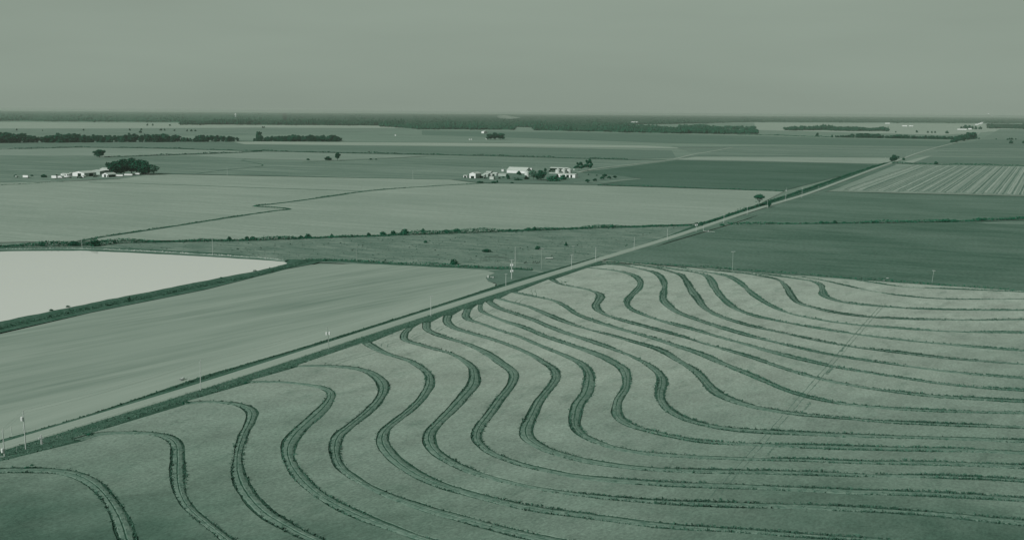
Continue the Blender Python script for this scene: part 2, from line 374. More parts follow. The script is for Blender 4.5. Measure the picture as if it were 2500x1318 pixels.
# strips right of the road
fld('field', [(1840, 300), (2900, 305), (2900, 330), (2420, 322), (2300, 330), (1850, 318)], 'light2', -.45, 'pale fields behind the roadside tree line')
fld('field', [(2440, 316), (2900, 320), (2900, 345), (2400, 338)], 'mid', -.40, 'green strip right of the far road')
fld('field', [(2330, 352), (2400, 341), (2900, 347), (2900, 362), (2290, 362)], 'middark', -.36, 'dull strip right of the far road')
fld('field', [(2290, 363), (2900, 363), (2900, 386), (2260, 381), (2240, 377)], 'mid', -.34, 'green strip right of the road behind the striped field')
fld('field', [(2259, 384), (2900, 390), (2900, 408), (2212, 397)], 'middark', -.30, 'dull green strip just behind the striped field')
fld('field', [(2206, 396), (2262, 381), (2275, 381), (2228, 398)], 'light', -.26, 'pale corner of ground by the road bend')
fld('field', [(2012, 466), (2180, 401), (2500, 406), (2950, 412), (2950, 489), (2500, 477.5)], 'stubble', -.20, 'striped stubble field with straw rows right of the road')
fld('field', [(1925, 497), (2010, 468), (2500, 479.5), (2950, 491), (2950, 538), (2500, 536), (2310, 541), (1985, 546), (1800, 545)], 'dark_r2', -.12, 'dark green field right of the road above the hedge')
fld('field', [(1788, 548), (1985, 547), (2310, 543), (2500, 538), (2950, 540), (2950, 760), (2500, 714), (2120, 686), (1788, 660), (1480, 637)], 'dark_r', -.06, 'dark green bean field above the curved rice field')
fld('field', [(2380, 545), (2460, 541), (2950, 543), (2950, 556)], 'mid', -.03, 'paler strip under the right hedge')
# the big pale field and the land left of the road
fld('field', [(-600, 456), (154, 444), (290, 438), (384, 425.5), (1099, 439), (1165, 448), (1340, 451), (1459, 453.5), (1914, 467.5), (1850, 500), (1705, 546), (1300, 561), (1000, 572), (640, 585), (230, 588), (-600, 600)], 'light', -.12, 'broad pale field cut by a thin zigzag ditch')
fld('field', [(-600, 596), (230, 592), (640, 586), (1040, 572), (1700, 549), (1600, 590), (1465, 632), (1322, 673), (1252, 690), (1180, 690), (1140, 662), (900, 646), (770, 640), (700, 647), (560, 630), (300, 612), (-600, 610)], 'pasture', -.06, 'rough pasture with pens left of the road')
fld('field', [(-600, 950), (-300, 880), (0, 815), (224, 763), (504, 707), (700, 657), (760, 646), (860, 644), (1000, 646), (1130, 655), (1195, 661), (1208, 666), (1196, 672), (1186, 678), (1192, 687), (1210, 693), (1208, 699), (1050, 751), (800, 833), (500, 916), (200, 1018), (0, 1073), (-600, 1240)], 'plowed', .03, 'raked pale soil field between the pond and the road')

# pond, banks
water_px = [(-700, 622), (0, 614), (42, 613), (196, 612), (322, 617), (430, 622.5), (532, 628), (644, 635), (694, 639), (704, 642), (700, 646), (616, 663), (504, 684), (364, 712), (224, 739), (0, 785), (-300, 850), (-700, 940)]
wm, nt, p = new_mat('silty_water')
p.inputs['Base Color'].default_value = tone((186, 193, 182)); p.inputs['Roughness'].default_value = .012; p.inputs['IOR'].default_value = 1.33
p.inputs['Specular IOR Level'].default_value = 0.5
n_bump(nt, p, n_noise(nt, n_pos(nt, .6, 1 / 1.5, 1 / 4.0), 2.0), .006, .3)
px_sheet('water', water_px, wm, .10, label='still silty pond water reflecting the sky', jag=.35, step=5)
bank_px = [(-700, 608), (0, 604), (200, 603), (320, 606), (560, 619), (680, 632), (740, 634), (790, 637), (760, 645), (700, 656), (504, 706), (224, 762), (0, 812), (-300, 878), (-700, 965)]
px_sheet('pond_bank', bank_px, M['bank'], .05, label='grassy earth bank round the pond')
far_bank = [gp(x, y, .12) for x, y in ((-300, 611), (0, 609), (196, 607.5), (322, 612), (532, 623.5), (644, 630.5), (700, 637))]
ribbon('pond_bank', catmull(far_bank, 4), [(-2.5, -.05), (-.8, .5), (.8, .5), (2.6, -.05)], [M['pasture']], label='low far bank of the pond strewn with pale stones')
near_bank = [gp(x, y, .1) for x, y in ((-300, 862), (0, 796), (224, 748), (364, 721), (504, 692), (616, 671), (700, 649), (735, 639))]
NEARB = smooth_line(catmull(near_bank, 3), 3)
ribbon('pond_bank', NEARB, [(-6.5, -.05), (-3.0, .5), (-1.2, 1.1), (1.2, 1.1), (2.6, .3), (3.4, -.1)], [M['bank'], M['dirt']], [0, 0, 0, 0, 0], label='dark grassy dyke on the near side of the pond')

# ------------------------------------------------------------------ road, verges, tracks
ROAD_PX = [(-260, 1170), (0, 1090), (250, 1014.5), (500, 938.5), (850, 826), (1243, 700.5), (1465, 632), (1629, 582), (1768, 536), (1824, 517.5), (1884, 499), (1916, 489.5), (1956, 477.5), (1996, 464), (2032, 450.5), (2080, 432.5), (2136, 411.5), (2175, 398), (2206, 386.5), (2237, 375), (2276, 363), (2318, 352), (2355, 342.5), (2380, 334), (2392, 324), (2404, 315), (2412, 307), (2420, 300)]
RP = smooth_line(catmull([gp(x, y, .15) for x, y in ROAD_PX], 6), 4)
ribbon('road', RP, [(-3.6, -.12), (-2.9, .10), (0, .16), (2.9, .10), (3.6, -.12)], [M['road']], label='straight pale gravel road running to the horizon')
rice_edge = [(-300, 1225), (0, 1133), (19, 1127), (79, 1109), (133, 1092), (190, 1073), (247, 1051), (317, 1024), (396, 998), (469, 976), (593, 936), (704, 900), (850, 851), (890, 841), (980, 809), (1036, 789), (1086, 772), (1131, 758), (1163, 745), (1190, 737), (1232, 724), (1300, 697), (1352, 678), (1403, 664), (1444, 652), (1470, 642)]
right_side = [(px, py + 4) for px, py in ROAD_PX[:7]]
px_sheet('verge', right_side + rice_edge[::-1], M['verge'], .04, label='dark grass verge between the road and the rice field')
plow_edge = [(-600, 1240), (0, 1073), (200, 1018), (500, 916), (800, 833), (1050, 751), (1208, 699), (1325, 668)]
px_sheet('verge', plow_edge + [(px, py - 2) for px, py in ROAD_PX[:7][::-1]], M['verge'], .045, label='dark grass verge between the road and the raked field')
px_sheet('verge', [(1475, 626), (1629, 577), (1705, 546), (1768, 526), (1850, 499), (1900, 482), (1990, 452), (2080, 421), (2150, 401), (2175, 396), (2080, 431), (1996, 462), (1884, 497), (1768, 534), (1629, 580), (1465, 631)], M['ditch'], -.02, label='weedy ditch along the far left side of the road')
px_sheet('verge', [(1480, 633), (1629, 585), (1768, 540), (1884, 503), (1996, 468), (2080, 436), (2180, 400), (2188, 402), (2040, 461), (1996, 474), (1900, 509), (1790, 545), (1629, 592), (1490, 639)], M['dark_r2'], -.01, label='thin grass verge along the far right side of the road')
def track(name, pxs, w, mat, z, label, wob=.08): 
    ribbon(name, catmull([gp(x, y, z) for x, y in pxs], 6), [(-w / 2, 0), (w / 2, 0)], [M[mat]], label=label, wob=wob)
track('track', [(1325, 664), (1290, 661), (1252, 658)], 2.2, 'dirt', .02, 'pale dirt drive into the pasture')
px_sheet('field', [(1190, 662), (1252, 656), (1318, 664), (1328, 667), (1214, 697), (1212, 692), (1192, 686), (1187, 678), (1197, 672), (1210, 666)], M['corner'], .055, label='grassy corner with pump between soil field and road')
track('track', [(1462, 636), (1490, 637.5), (1545, 643), (1612, 649.5), (1700, 655), (1788, 661)], 3.2, 'light2', .02, 'pale dirt headland track along the top of the rice field', .2)
track('track', [(1788, 661.5), (1900, 670), (1980, 675), (2120, 686), (2300, 698), (2500, 713), (2800, 738)], 2.4, 'dirt', .02, 'thin pale track between bean and rice fields', .3)
track('track', [(1410, 421), (1460, 411), (1540, 402), (1635, 390.5), (1691, 377.5), (1740, 369), (1789, 360)], 7, 'light2', -.10, 'pale farm lane running from the middle farm')
track('track', [(1400, 446), (1470, 444), (1530, 439), (1563, 437)], 4, 'light2', -.08, 'pale farm drive ending at the dark field')
track('track', [(2000, 466.5), (2200, 471), (2500, 478.5), (2900, 489)], 5, 'light2', -.05, 'pale grass track below the striped field')
track('track', [(640, 311.5), (300, 313.5), (-300, 314)], 30, 'light2', -.35, 'bright thin strip in the far left fields')
track('track', [(1240, 355), (1571, 361), (1790, 362)], 20, 'light2', -.3, 'pale strip of stubble right of centre')
track('track', [(1200, 358.5), (1600, 366), (1700, 367)], 10, 'light2', -.29, 'second pale strip of stubble right of centre')
track('track', [(1330, 318.5), (1450, 320.5), (1571, 323)], 40, 'light2', -.3, 'pale strip at the foot of the middle wood')
track('track', [(2430, 357), (2500, 358.5), (2700, 360)], 8, 'light2', -.28, 'short bright strip at the right edge')
track('track', [(0, 452), (154, 442.5), (282, 437.5), (384, 425)], 6, 'light2', -.1, 'grass track in front of the left farm')

def ditchline(pxs, w, z, label, mat='ditch'):
    P = catmull([gp(x, y, z) for x, y in pxs], 8)
    ribbon('ditch', P, [(-w / 2, .0), (-w / 4, -.0), (0, .25), (w / 4, .0), (w / 2, .0)], [M[mat]], label=label, wob=.18)
    return P
D = {}
D['zig1'] = ditchline([(195, 588), (260, 577), (400, 556), (560, 531), (660, 516), (706, 511)], 6, -.05, 'thin dark ditch from the hedge to the zigzag corner')
D['zig2'] = ditchline([(708, 511), (690, 507), (640, 505), (622, 503.5), (650, 500), (720, 491.5), (810, 479), (894, 467), (1000, 458), (1100, 452), (1200, 447)], 6, -.045, 'thin dark zigzag ditch running to the middle farm')
D['farmline'] = ditchline([(218, 445), (420, 451), (640, 459), (780, 463.5), (894, 467)], 3.5, -.05, 'faint dark line across the pale field')
D['mid1'] = ditchline([(384, 424), (640, 429), (900, 434.5), (1099, 438.5)], 6, -.05, 'dark field edge between stubble and pale field')
D['hedge_a'] = ditchline([(-400, 366), (0, 365), (205, 360.5), (333, 362), (470, 365), (600, 368.5), (900, 374.5), (1240, 382), (1400, 386.5), (1533, 390), (1640, 391)], 14, -.15, 'long dark hedge line behind the farms')
D['hedge_b'] = ditchline([(256, 384), (420, 378.5), (560, 373.5), (640, 370)], 12, -.2, 'dark hedge line running right from the lone oak')
D['hedge_c'] = ditchline([(590, 391.5), (640, 405), (560, 414), (480, 424)], 3, -.2, 'faint curved ditch in the stubble')
D['hedge_d'] = ditchline([(740, 396), (900, 390), (1040, 381.5)], 4, -.2, 'faint edge of the pale wedge')
D['darkbase'] = ditchline([(1459, 452), (1600, 456), (1760, 461.5), (1914, 467)], 7, -.05, 'dark lower edge of the dark field')
D['past'] = ditchline([(745, 634), (830, 637), (960, 645), (1090, 651), (1200, 655), (1300, 659)], 7, .05, 'weedy ditch at the foot of the pasture')
D['striptop'] = ditchline([(2178, 399), (2300, 402.5), (2500, 405.5), (2900, 411)], 14, -.1, 'dark hedge at the top of the striped field')
D['stripbase'] = ditchline([(2030, 468), (2200, 473), (2500, 480.5), (2900, 490)], 5, 0, 'dark ditch below the striped field')
D['roadmid'] = ditchline([(1700, 380), (1900, 380.5), (2190, 385)], 8, -.15, 'faint dark line left of the road bend')
for k_, (xs, y) in enumerate((((2410, 2900), 322), ((2420, 2900), 340.5), ((2310, 2900), 351), ((2290, 2700), 371), ((1640, 2300), 357.5), ((600, 1250), 344.8))):
    D['far%d' % k_] = ditchline([(xs[0], y), ((xs[0] + xs[1]) / 2, y + (xs[1] - xs[0]) * .0035), (xs[1], y + (xs[1] - xs[0]) * .007)], 16, -.2, 'thin dark line between the far strips')

# straw rows of the striped field, parallel to the road
def clip_row(o):                                   # row at perpendicular offset o from the road
    a, b = gp(2012, 466), gp(2180, 401); lo = gp(2500, 477.5); hi = gp(2500, 406)
    bl = (lo - a); tl = (hi - b); A = None
    def hit(p, d):                                 # point on line p+t d with V-offset o
        base = (p - a).dot(V); s = d.dot(V); t = (o - base) / s; return p + d * t
    return hit(a, bl), hit(b, tl)
striped = [o for o in bpy.data.objects if o.get('label', '').startswith('striped')][0]
o = 14.0; k = 0
while o < 560:
    p0, p1 = clip_row(o)
    w = random.choice((.9, 1.2, 1.5, 1.9, 2.6)) * random.uniform(.8, 1.2)
    q0 = p0 + (p1 - p0) * random.uniform(.01, .05); q1 = p0 + (p1 - p0) * random.uniform(.93, .99)
    P = densify([Vector((q0.x, q0.y, -.2)), Vector((q1.x, q1.y, -.2))], 14)
    P = [p + V * random.gauss(0, .25) for p in P]
    nm, mm = ('furrow', 'furrow') if k % 2 else ('windrow', 'windrow')
    ob = ribbon(nm, P, [(-w / 2, .02), (0, .35 if nm == 'windrow' else .06), (w / 2, .02)], [M[mm]], kind=None, parent=striped, wob=.15)
    o += w * .5 + random.choice((1.0, 1.4, 1.9, 2.6, 4.0)); k += random.choice((1, 1, 1, 2))

# ------------------------------------------------------------------ rice field: levees and crop strips
LEV = [
 [(-120,1160),(0,1147),(67,1146),(127,1147),(178,1154),(209,1166),(241,1189),(270,1223),(295,1268),(312,1318),(332,1375),(352,1440)],
 [(190,1073),(216,1062),(241,1057),(330,1055),(380,1058),(412,1066),(431,1084),(434,1116),(435,1173),(443,1208),(463,1240),(494,1268),(526,1293),(558,1318),(620,1365),(700,1415)],
 [(450,984),(504,979),(542,981),(577,985),(602,992),(616,1005),(613,1024),(597,1055),(585,1090),(580,1122),(582,1154),(593,1185),(615,1217),(647,1249),(691,1277),(751,1309),(799,1328),(900,1370),(1000,1405)],
 [(612,931),(681,931),(748,937),(786,944),(808,957),(805,976),(780,1005),(745,1036),(719,1062),(704,1090),(707,1122),(723,1150),(754,1185),(799,1218),(850,1244),(908,1269),(966,1290),(1019,1309),(1070,1324),(1150,1345),(1300,1375)],
 [(727,893),(792,892),(852,896),(888,902),(915,914),(934,933),(937,952),(922,979),(888,1012),(850,1042),(827,1062),(818,1090),(821,1116),(837,1144),(866,1165),(898,1185),(951,1209),(1007,1229),(1067,1248),(1140,1267),(1212,1287),(1272,1302),(1350,1317),(1450,1337),(1600,1362)],
 [(895,836),(919,851),(956,866),(999,879),(1025,894),(1046,912),(1050,928),(1045,947),(1023,979),(985,1013),(955,1036),(939,1051),(933,1070),(942,1094),(971,1125),(1014,1154),(1067,1179),(1128,1198),(1200,1217),(1272,1234),(1345,1246),(1420,1256),(1496,1266),(1572,1276),(1662,1285),(1800,1293),(1957,1305),(2108,1315),(2250,1325),(2500,1342),(2800,1360)],
 [(1000,800),(987,815),(991,830),(1020,839),(1062,851),(1102,862),(1131,878),(1153,896),(1159,918),(1155,939),(1131,968),(1098,1004),(1067,1034),(1050,1053),(1047,1072),(1060,1097),(1091,1121),(1140,1145),(1200,1164),(1272,1182),(1350,1197),(1451,1210),(1526,1217),(1602,1223),(1700,1228),(1821,1231),(1957,1235),(2092,1241),(2209,1248),(2317,1256),(2426,1267),(2500,1274),(2650,1288),(2850,1305)],
 [(1041,787),(1044,804),(1062,814),(1094,825),(1131,835),(1169,851),(1203,870),(1230,889),(1251,904),(1256,920),(1246,942),(1222,971),(1196,1008),(1176,1034),(1164,1056),(1166,1075),(1188,1097),(1226,1116),(1272,1132),(1345,1149),(1391,1159),(1481,1169),(1557,1175),(1632,1180),(1723,1183),(1821,1186),(1942,1192),(2092,1199),(2209,1202),(2317,1207),(2426,1213),(2500,1218),(2700,1230),(2850,1240)],
 [(1094,770),(1091,782),(1100,794),(1121,804),(1155,814),(1201,827),(1248,843),(1296,864),(1328,884),(1352,901),(1359,918),(1350,937),(1332,958),(1314,982),(1302,1007),(1291,1029),(1284,1048),(1289,1068),(1313,1085),(1345,1100),(1385,1112),(1436,1124),(1511,1135),(1587,1143),(1695,1148),(1851,1151),(1972,1154),(2092,1158),(2236,1161),(2372,1165),(2500,1172),(2850,1190)],
 [(1142,754),(1137,772),(1147,781),(1177,790),(1216,804),(1262,819),(1304,836),(1340,851),(1377,866),(1411,881),(1432,899),(1439,917),(1438,937),(1431,960),(1412,986),(1404,1014),(1404,1038),(1421,1059),(1457,1077),(1505,1093),(1557,1103),(1632,1110),(1723,1115),(1836,1119),(1972,1122),(2100,1127),(2263,1129),(2372,1132),(2500,1138),(2850,1152)],
 [(1173,743),(1175,758),(1193,768),(1227,781),(1275,797),(1345,825),(1403,845),(1455,863),(1493,881),(1522,899),(1530,922),(1527,948),(1511,971),(1505,995),(1508,1014),(1529,1032),(1572,1048),(1632,1062),(1705,1076),(1821,1083),(1957,1088),(2095,1092),(2236,1095),(2372,1098),(2500,1104),(2850,1116)],
 [(1194,736),(1214,749),(1248,762),(1301,780),(1352,801),(1416,823),(1481,846),(1545,870),(1589,893),(1612,914),(1617,932),(1611,958),(1614,977),(1632,999),(1662,1017),(1704,1032),(1775,1045),(1881,1053),(2002,1059),(2110,1063),(2263,1067),(2372,1070),(2500,1076),(2850,1086)],
 [(1216,728),(1252,738),(1294,749),(1334,766),(1374,783),(1422,799),(1484,816),(1554,836),(1610,853),(1661,881),(1702,909),(1726,935),(1748,957),(1791,977),(1851,994),(1942,1009),(2062,1020),(2150,1028),(2209,1031),(2317,1036),(2500,1041),(2850,1050)],
 [(1255,713),(1299,722),(1347,732),(1376,745),(1408,766),(1462,787),(1535,808),(1610,829),(1661,847),(1708,862),(1764,886),(1829,913),(1881,936),(1911,949),(1972,968),(2062,985),(2150,994),(2209,998),(2317,1003),(2500,1006),(2850,1012)],
 [(1346,682),(1372,694),(1408,701),(1444,709),(1465,719),(1463,731),(1455,744),(1461,757),(1486,770),(1532,785),(1610,806),(1687,827),(1764,851),(1829,870),(1893,891),(1958,912),(2022,928),(2107,944),(2197,957),(2294,967),(2391,973),(2500,979),(2850,990)],
 [(1436,653),(1481,657),(1527,665),(1550,674),(1564,690),(1555,708),(1537,726),(1530,740),(1540,754),(1573,768),(1635,788),(1697,805),(1757,822),(1829,842),(1893,860),(1958,877),(2035,894),(2107,907),(2197,921),(2294,935),(2391,945),(2500,952),(2850,968)],
 [(1480,645),(1520,647),(1545,652),(1571,658),(1597,665),(1612,675),(1622,692),(1620,715),(1620,731),(1633,746),(1656,762),(1700,779),(1757,798),(1829,819),(1893,834),(1958,851),(2035,867),(2107,878),(2197,890),(2294,903),(2391,914),(2500,922),(2850,940)],
 [(1540,646),(1597,653),(1635,662),(1659,669),(1672,682),(1687,705),(1703,728),(1720,750),(1745,766),(1785,781),(1829,794),(1893,808),(1958,823),(2035,838),(2107,849),(2197,860),(2294,872),(2391,880),(2500,888),(2850,905)],
 [(1600,650),(1661,659),(1700,665),(1722,671),(1735,683),(1745,702),(1758,720),(1783,744),(1808,759),(1855,774),(1932,789),(2010,803),(2087,815),(2197,828),(2294,838),(2391,847),(2500,855),(2850,874)],
 [(1660,653),(1721,663),(1752,668),(1777,674),(1798,684),(1819,700),(1837,717),(1865,736),(1906,757),(1945,769),(2010,781),(2095,792.5),(2197,801),(2294,807),(2391,810),(2500,811.5),(2850,818)],
 [(1750,660),(1829,669),(1875,677),(1901,683),(1917,697),(1932,721),(1950,739),(1984,750),(2035,762),(2107,771.5),(2197,777.5),(2318,780),(2500,780),(2850,781)],
 [(1810,664),(1891,673),(1945,680),(1984,686),(2003,694),(2008,708),(2012,721),(2035,731),(2094,742),(2197,751),(2294,755),(2500,757),(2850,759)],
 [(1905,671),(1932,673),(1997,682),(2048,693),(2093,703),(2139,712),(2180,719),(2246,726),(2318,730),(2400,730.5),(2500,729.5),(2850,728)],
 [(2090,684),(2122,688),(2197,699),(2294,704),(2415,709),(2500,713),(2850,733)],
]
CROP = 0.24
NLEV = len(LEV); HALF = [2.0] * NLEV
HALF[22] = .9; HALF[23] = 1.1; HALF[14] = 1.9; HALF[15] = 1.9
LC = []
for k, px in enumerate(LEV):
    P = smooth_line(catmull([gp(x, y, .25) for x, y in px], 1.6), 3)
    for p in P: p.z = 0.0
    LC.append(P)
px_sheet('rice_field', rice_edge[1:] + [(1545, 645), (1788, 660), (1971, 673), (2120, 686), (2500, 714), (2900, 750), (2900, 1420), (400, 1500), (-600, 1500), (-600, 1320)], M['mud'], .0, label='wet dark ground between the strips of rice')

def wf(k, s):                                       # the levees swell and pinch along their length
    return 1 + .16 * math.sin(s / 33 + k * 1.7) + .12 * math.sin(s / 13 + k * 2.9) + .06 * math.sin(s / 5.3 + k)
def wob_line(P, off, seed):
    N = normals2d(P); out = []; r = np.random.default_rng(seed); ph = r.uniform(0, 6.28, 6); s = 0.0; kk = seed % 100
    for i, (p, n) in enumerate(zip(P, N)):
        if i: s += (P[i] - P[i - 1]).length
        w = .07 * math.sin(s / 2.3 + ph[0]) + .12 * math.sin(s / 5.1 + ph[1]) + .2 * math.sin(s / 13 + ph[2]) + r.normal(0, .05)
        out.append(p + n * (off * wf(kk, s) + (w if off > 0 else -w)))
    return out
def crop_strip(poly, label):
    P = [Vector((p.x, p.y, CROP)) for p in poly]
    tris = [tuple(t) for t in tessellate_polygon([P])]
    fl = []
    for t in tris:
        a, b, c = (P[i] for i in t)
        fl.append(t if (b - a).cross(c - a).z > 0 else (t[0], t[2], t[1]))
    n = len(P); Vv = list(P) + [Vector((p.x, p.y, -.02)) for p in P]
    for i in range(n): j = (i + 1) % n; fl.append((i, j, n + j, n + i))
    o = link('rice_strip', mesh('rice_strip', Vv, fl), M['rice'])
    return tag(o, label, None, None, 'structure')
ORD = ['first', 'second', 'third', 'fourth', 'fifth', 'sixth', 'seventh', 'eighth', 'ninth', 'tenth', 'eleventh', 'twelfth', 'thirteenth', 'fourteenth', 'fifteenth', 'sixteenth', 'seventeenth', 'eighteenth', 'nineteenth', 'twentieth', 'twenty-first', 'twenty-second', 'twenty-third', 'twenty-fourth', 'twenty-fifth']
edgesL = [wob_line(LC[k], HALF[k], 100 + k) for k in range(NLEV)]
edgesR = [wob_line(LC[k], -HALF[k], 200 + k) for k in range(NLEV)]
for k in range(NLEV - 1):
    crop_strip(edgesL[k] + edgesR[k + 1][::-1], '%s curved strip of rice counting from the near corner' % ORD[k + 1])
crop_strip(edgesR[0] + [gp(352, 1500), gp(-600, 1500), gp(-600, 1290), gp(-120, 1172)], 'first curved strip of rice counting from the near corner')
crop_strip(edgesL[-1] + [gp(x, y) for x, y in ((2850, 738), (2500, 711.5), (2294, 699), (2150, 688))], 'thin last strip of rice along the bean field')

def tufts(n_pts, pos, h, w, lean=.35, blades=3):   # pos (n,3) ; upright little blades
    n = len(pos); V4 = np.zeros((n * blades, 4, 3), np.float32)
    P = np.repeat(pos, blades, 0); m = len(P)
    P = P + np.column_stack([rng.normal(0, .18, m), rng.normal(0, .18, m), np.zeros(m)])
    a = rng.uniform(0, 2 * math.pi, m); hh = np.repeat(h, blades) * rng.uniform(.6, 1.2, m); ww = np.repeat(w, blades) * rng.uniform(.6, 1.3, m)
    dx, dy = np.cos(a) * ww / 2, np.sin(a) * ww / 2
    lx, ly = rng.normal(0, lean, m) * hh, rng.normal(0, lean, m) * hh
    V4[:, 0] = P + np.column_stack([-dx, -dy, np.zeros(m)]); V4[:, 1] = P + np.column_stack([dx, dy, np.zeros(m)])
    V4[:, 2] = P + np.column_stack([dx * .5 + lx, dy * .5 + ly, hh]); V4[:, 3] = P + np.column_stack([-dx * .5 + lx, -dy * .5 + ly, hh])
    return V4
def in_view(p, margin=120):
    q = CROT.transposed() @ (Vector((p[0], p[1], p[2])) - Vector((0, 0, CAMH)))
    if q.z >= 0: return False
    x = W0 / 2 + F0 * q.x / -q.z; y = H0 / 2 - F0 * q.y / -q.z
    return -margin < x < W0 + margin and -margin < y < H0 + margin
def levee(k):
    P, h = LC[k], HALF[k]
    offs = [(-h - .4, .015), (-h * .74, .02), (-h * .56, .18), (-.32, .26), (-.16, .17), (.02, .18), (.2, .28), (h * .56, .18), (h * .74, .02), (h + .4, .015)]
    o = ribbon('levee', P, offs, [M['mud'], M['levee'], M['ditch']], [0, 1, 1, 2, 2, 1, 1, 1, 0], label='%s low winding levee counting from the near corner' % ORD[k], wob=.06, wfun=lambda s_: wf(k, s_))
    N = normals2d(P); A = []; Hh = []; ph = rng.uniform(0, 6, 4)
    s = 0.0
    for i in range(len(P) - 1):
        seg = (P[i + 1] - P[i]).length; s += seg
        if not in_view(P[i]): continue
        lush = .5 + .5 * math.sin(s / 17 + ph[0]) * math.sin(s / 41 + ph[1]) + .25 * math.sin(s / 6 + ph[2])
        grow = 1 + .75 * min(1.0, max(0.0, P[i].x / 70.0))     # ranker weeds on the right-hand stretches
        for side in (0, 1, -1):
            m = rng.poisson(grow * seg * (1.8 if side == 0 else 5.6) * max(.1, .25 + .9 * lush + (.5 * math.sin(s / 9 + ph[3] + side) if side else 0)))
            for _ in range(m):
                off = (rng.normal(0, h * .32) if side == 0 else side * (h * .86 + rng.normal(0, .20))) * wf(k, s)
                q = P[i].lerp(P[i + 1], rng.random()) + N[i] * off
                A.append((q.x, q.y, .15 if side == 0 else .0)); Hh.append(rng.uniform(.1, .28) if side == 0 else min(.7, grow ** .6 * rng.gamma(7, .036) * (.75 + .5 * lush)))
    if A:
        A = np.array(A); Hh = np.array(Hh)
        tag(link('levee_grass', quads_mesh('levee_grass', tufts(0, A, Hh, Hh * .9)), M['blade'], o), None, None, None, 'stuff')
for k in range(NLEV): levee(k)

# tractor marks and gaps in the rice
M['crease'] = mat_plain('pressed_rice', (76, 103, 88), (98, 120, 106), 4.0, .95, 0)
def crease(pxs, w, label):
    P = catmull([gp(x, y, CROP + .006) for x, y in pxs], 2)
    ribbon('wheel_track', P, [(-w / 2, 0), (w / 2, 0)], [M['crease']], label=label, wob=.25)
_l0, _l1 = gp(2158, 741, CROP), gp(1740, 1216, CROP); _ld = (_l1 - _l0); _ln = Vector((-_ld.y, _ld.x, 0)).normalized()
for side_, nm_ in ((-.9, 'left'), (.9, 'right')):  # old wheel marks running straight across the levees
    P = densify([_l0, _l1], 2.0); P = [p + _ln * (side_ + random.gauss(0, .07)) + Vector((0, 0, .006)) for p in P]
    ribbon('wheel_track', P, [(-.15, 0), (.15, 0)], [M['crease']], label='%s of two faint parallel wheel lines straight across the rice' % nm_, wob=.45)
for i, (x, y, L, w) in enumerate(((2045, 850, 14, .7), (2012, 905, 12, .9), (1958, 990, 10, .7), (1868, 1100, 10, .6))):
    c = gp(x + 14, y, CROP + .008); u = _ld.normalized()
    P = densify([c - u * L / 2, c + u * L / 2], .8); P = [p + _ln * random.gauss(0, .15) for p in P]
    ribbon('lodged_patch', P, [(-w / 2, 0), (w / 2, 0)], [M['crease']], label='%s flattened patch of rice beside the wheel lines' % ORD[i], wob=.6)
for i, (a, b, lab) in enumerate((
    ([(931, 846), (933, 838), (944, 834), (962, 831), (980, 830)], [(946, 847), (948, 840), (960, 836), (975, 833)], 'by the sixth levee'),
    ([(1002, 824), (1018, 815), (1035, 811)], [(1008, 828), (1025, 818), (1044, 812)], 'by the seventh levee'),
    ([(1062, 806), (1072, 799), (1084, 796)], [(1070, 809), (1082, 801), (1093, 797)], 'by the eighth levee'),
    ([(1112, 789), (1124, 783), (1135, 780)], [(1120, 792), (1132, 785), (1142, 782)], 'by the ninth levee'),
    ([(1150, 776), (1160, 770), (1172, 767)], [(1157, 779), (1168, 772), (1178, 769)], 'by the tenth levee'),
    ([(1194, 762), (1203, 756), (1213, 754)], [(1200, 764), (1210, 758), (1220, 755)], 'by the eleventh levee'),
    ([(1257, 740), (1262, 732), (1272, 728)], [(1268, 741), (1272, 734), (1283, 729)], 'by the thirteenth levee'),
    ([(1298, 721), (1300, 715), (1296, 711), (1299, 707)], [(1308, 722), (1310, 716), (1306, 711), (1308, 708)], 'by the fourteenth levee'),
    ([(1371, 692), (1372, 687), (1364, 682)], [(1362, 690), (1360, 684), (1356, 681)], 'by the fifteenth levee'),
    ([(800, 890), (830, 878), (870, 866), (910, 857)], [(820, 890), (850, 879), (890, 868), (918, 860)], 'by the fifth levee'))):
    crease(a, .35, 'first of two curved wheel marks ' + lab); crease(b, .35, 'second of two curved wheel marks ' + lab)

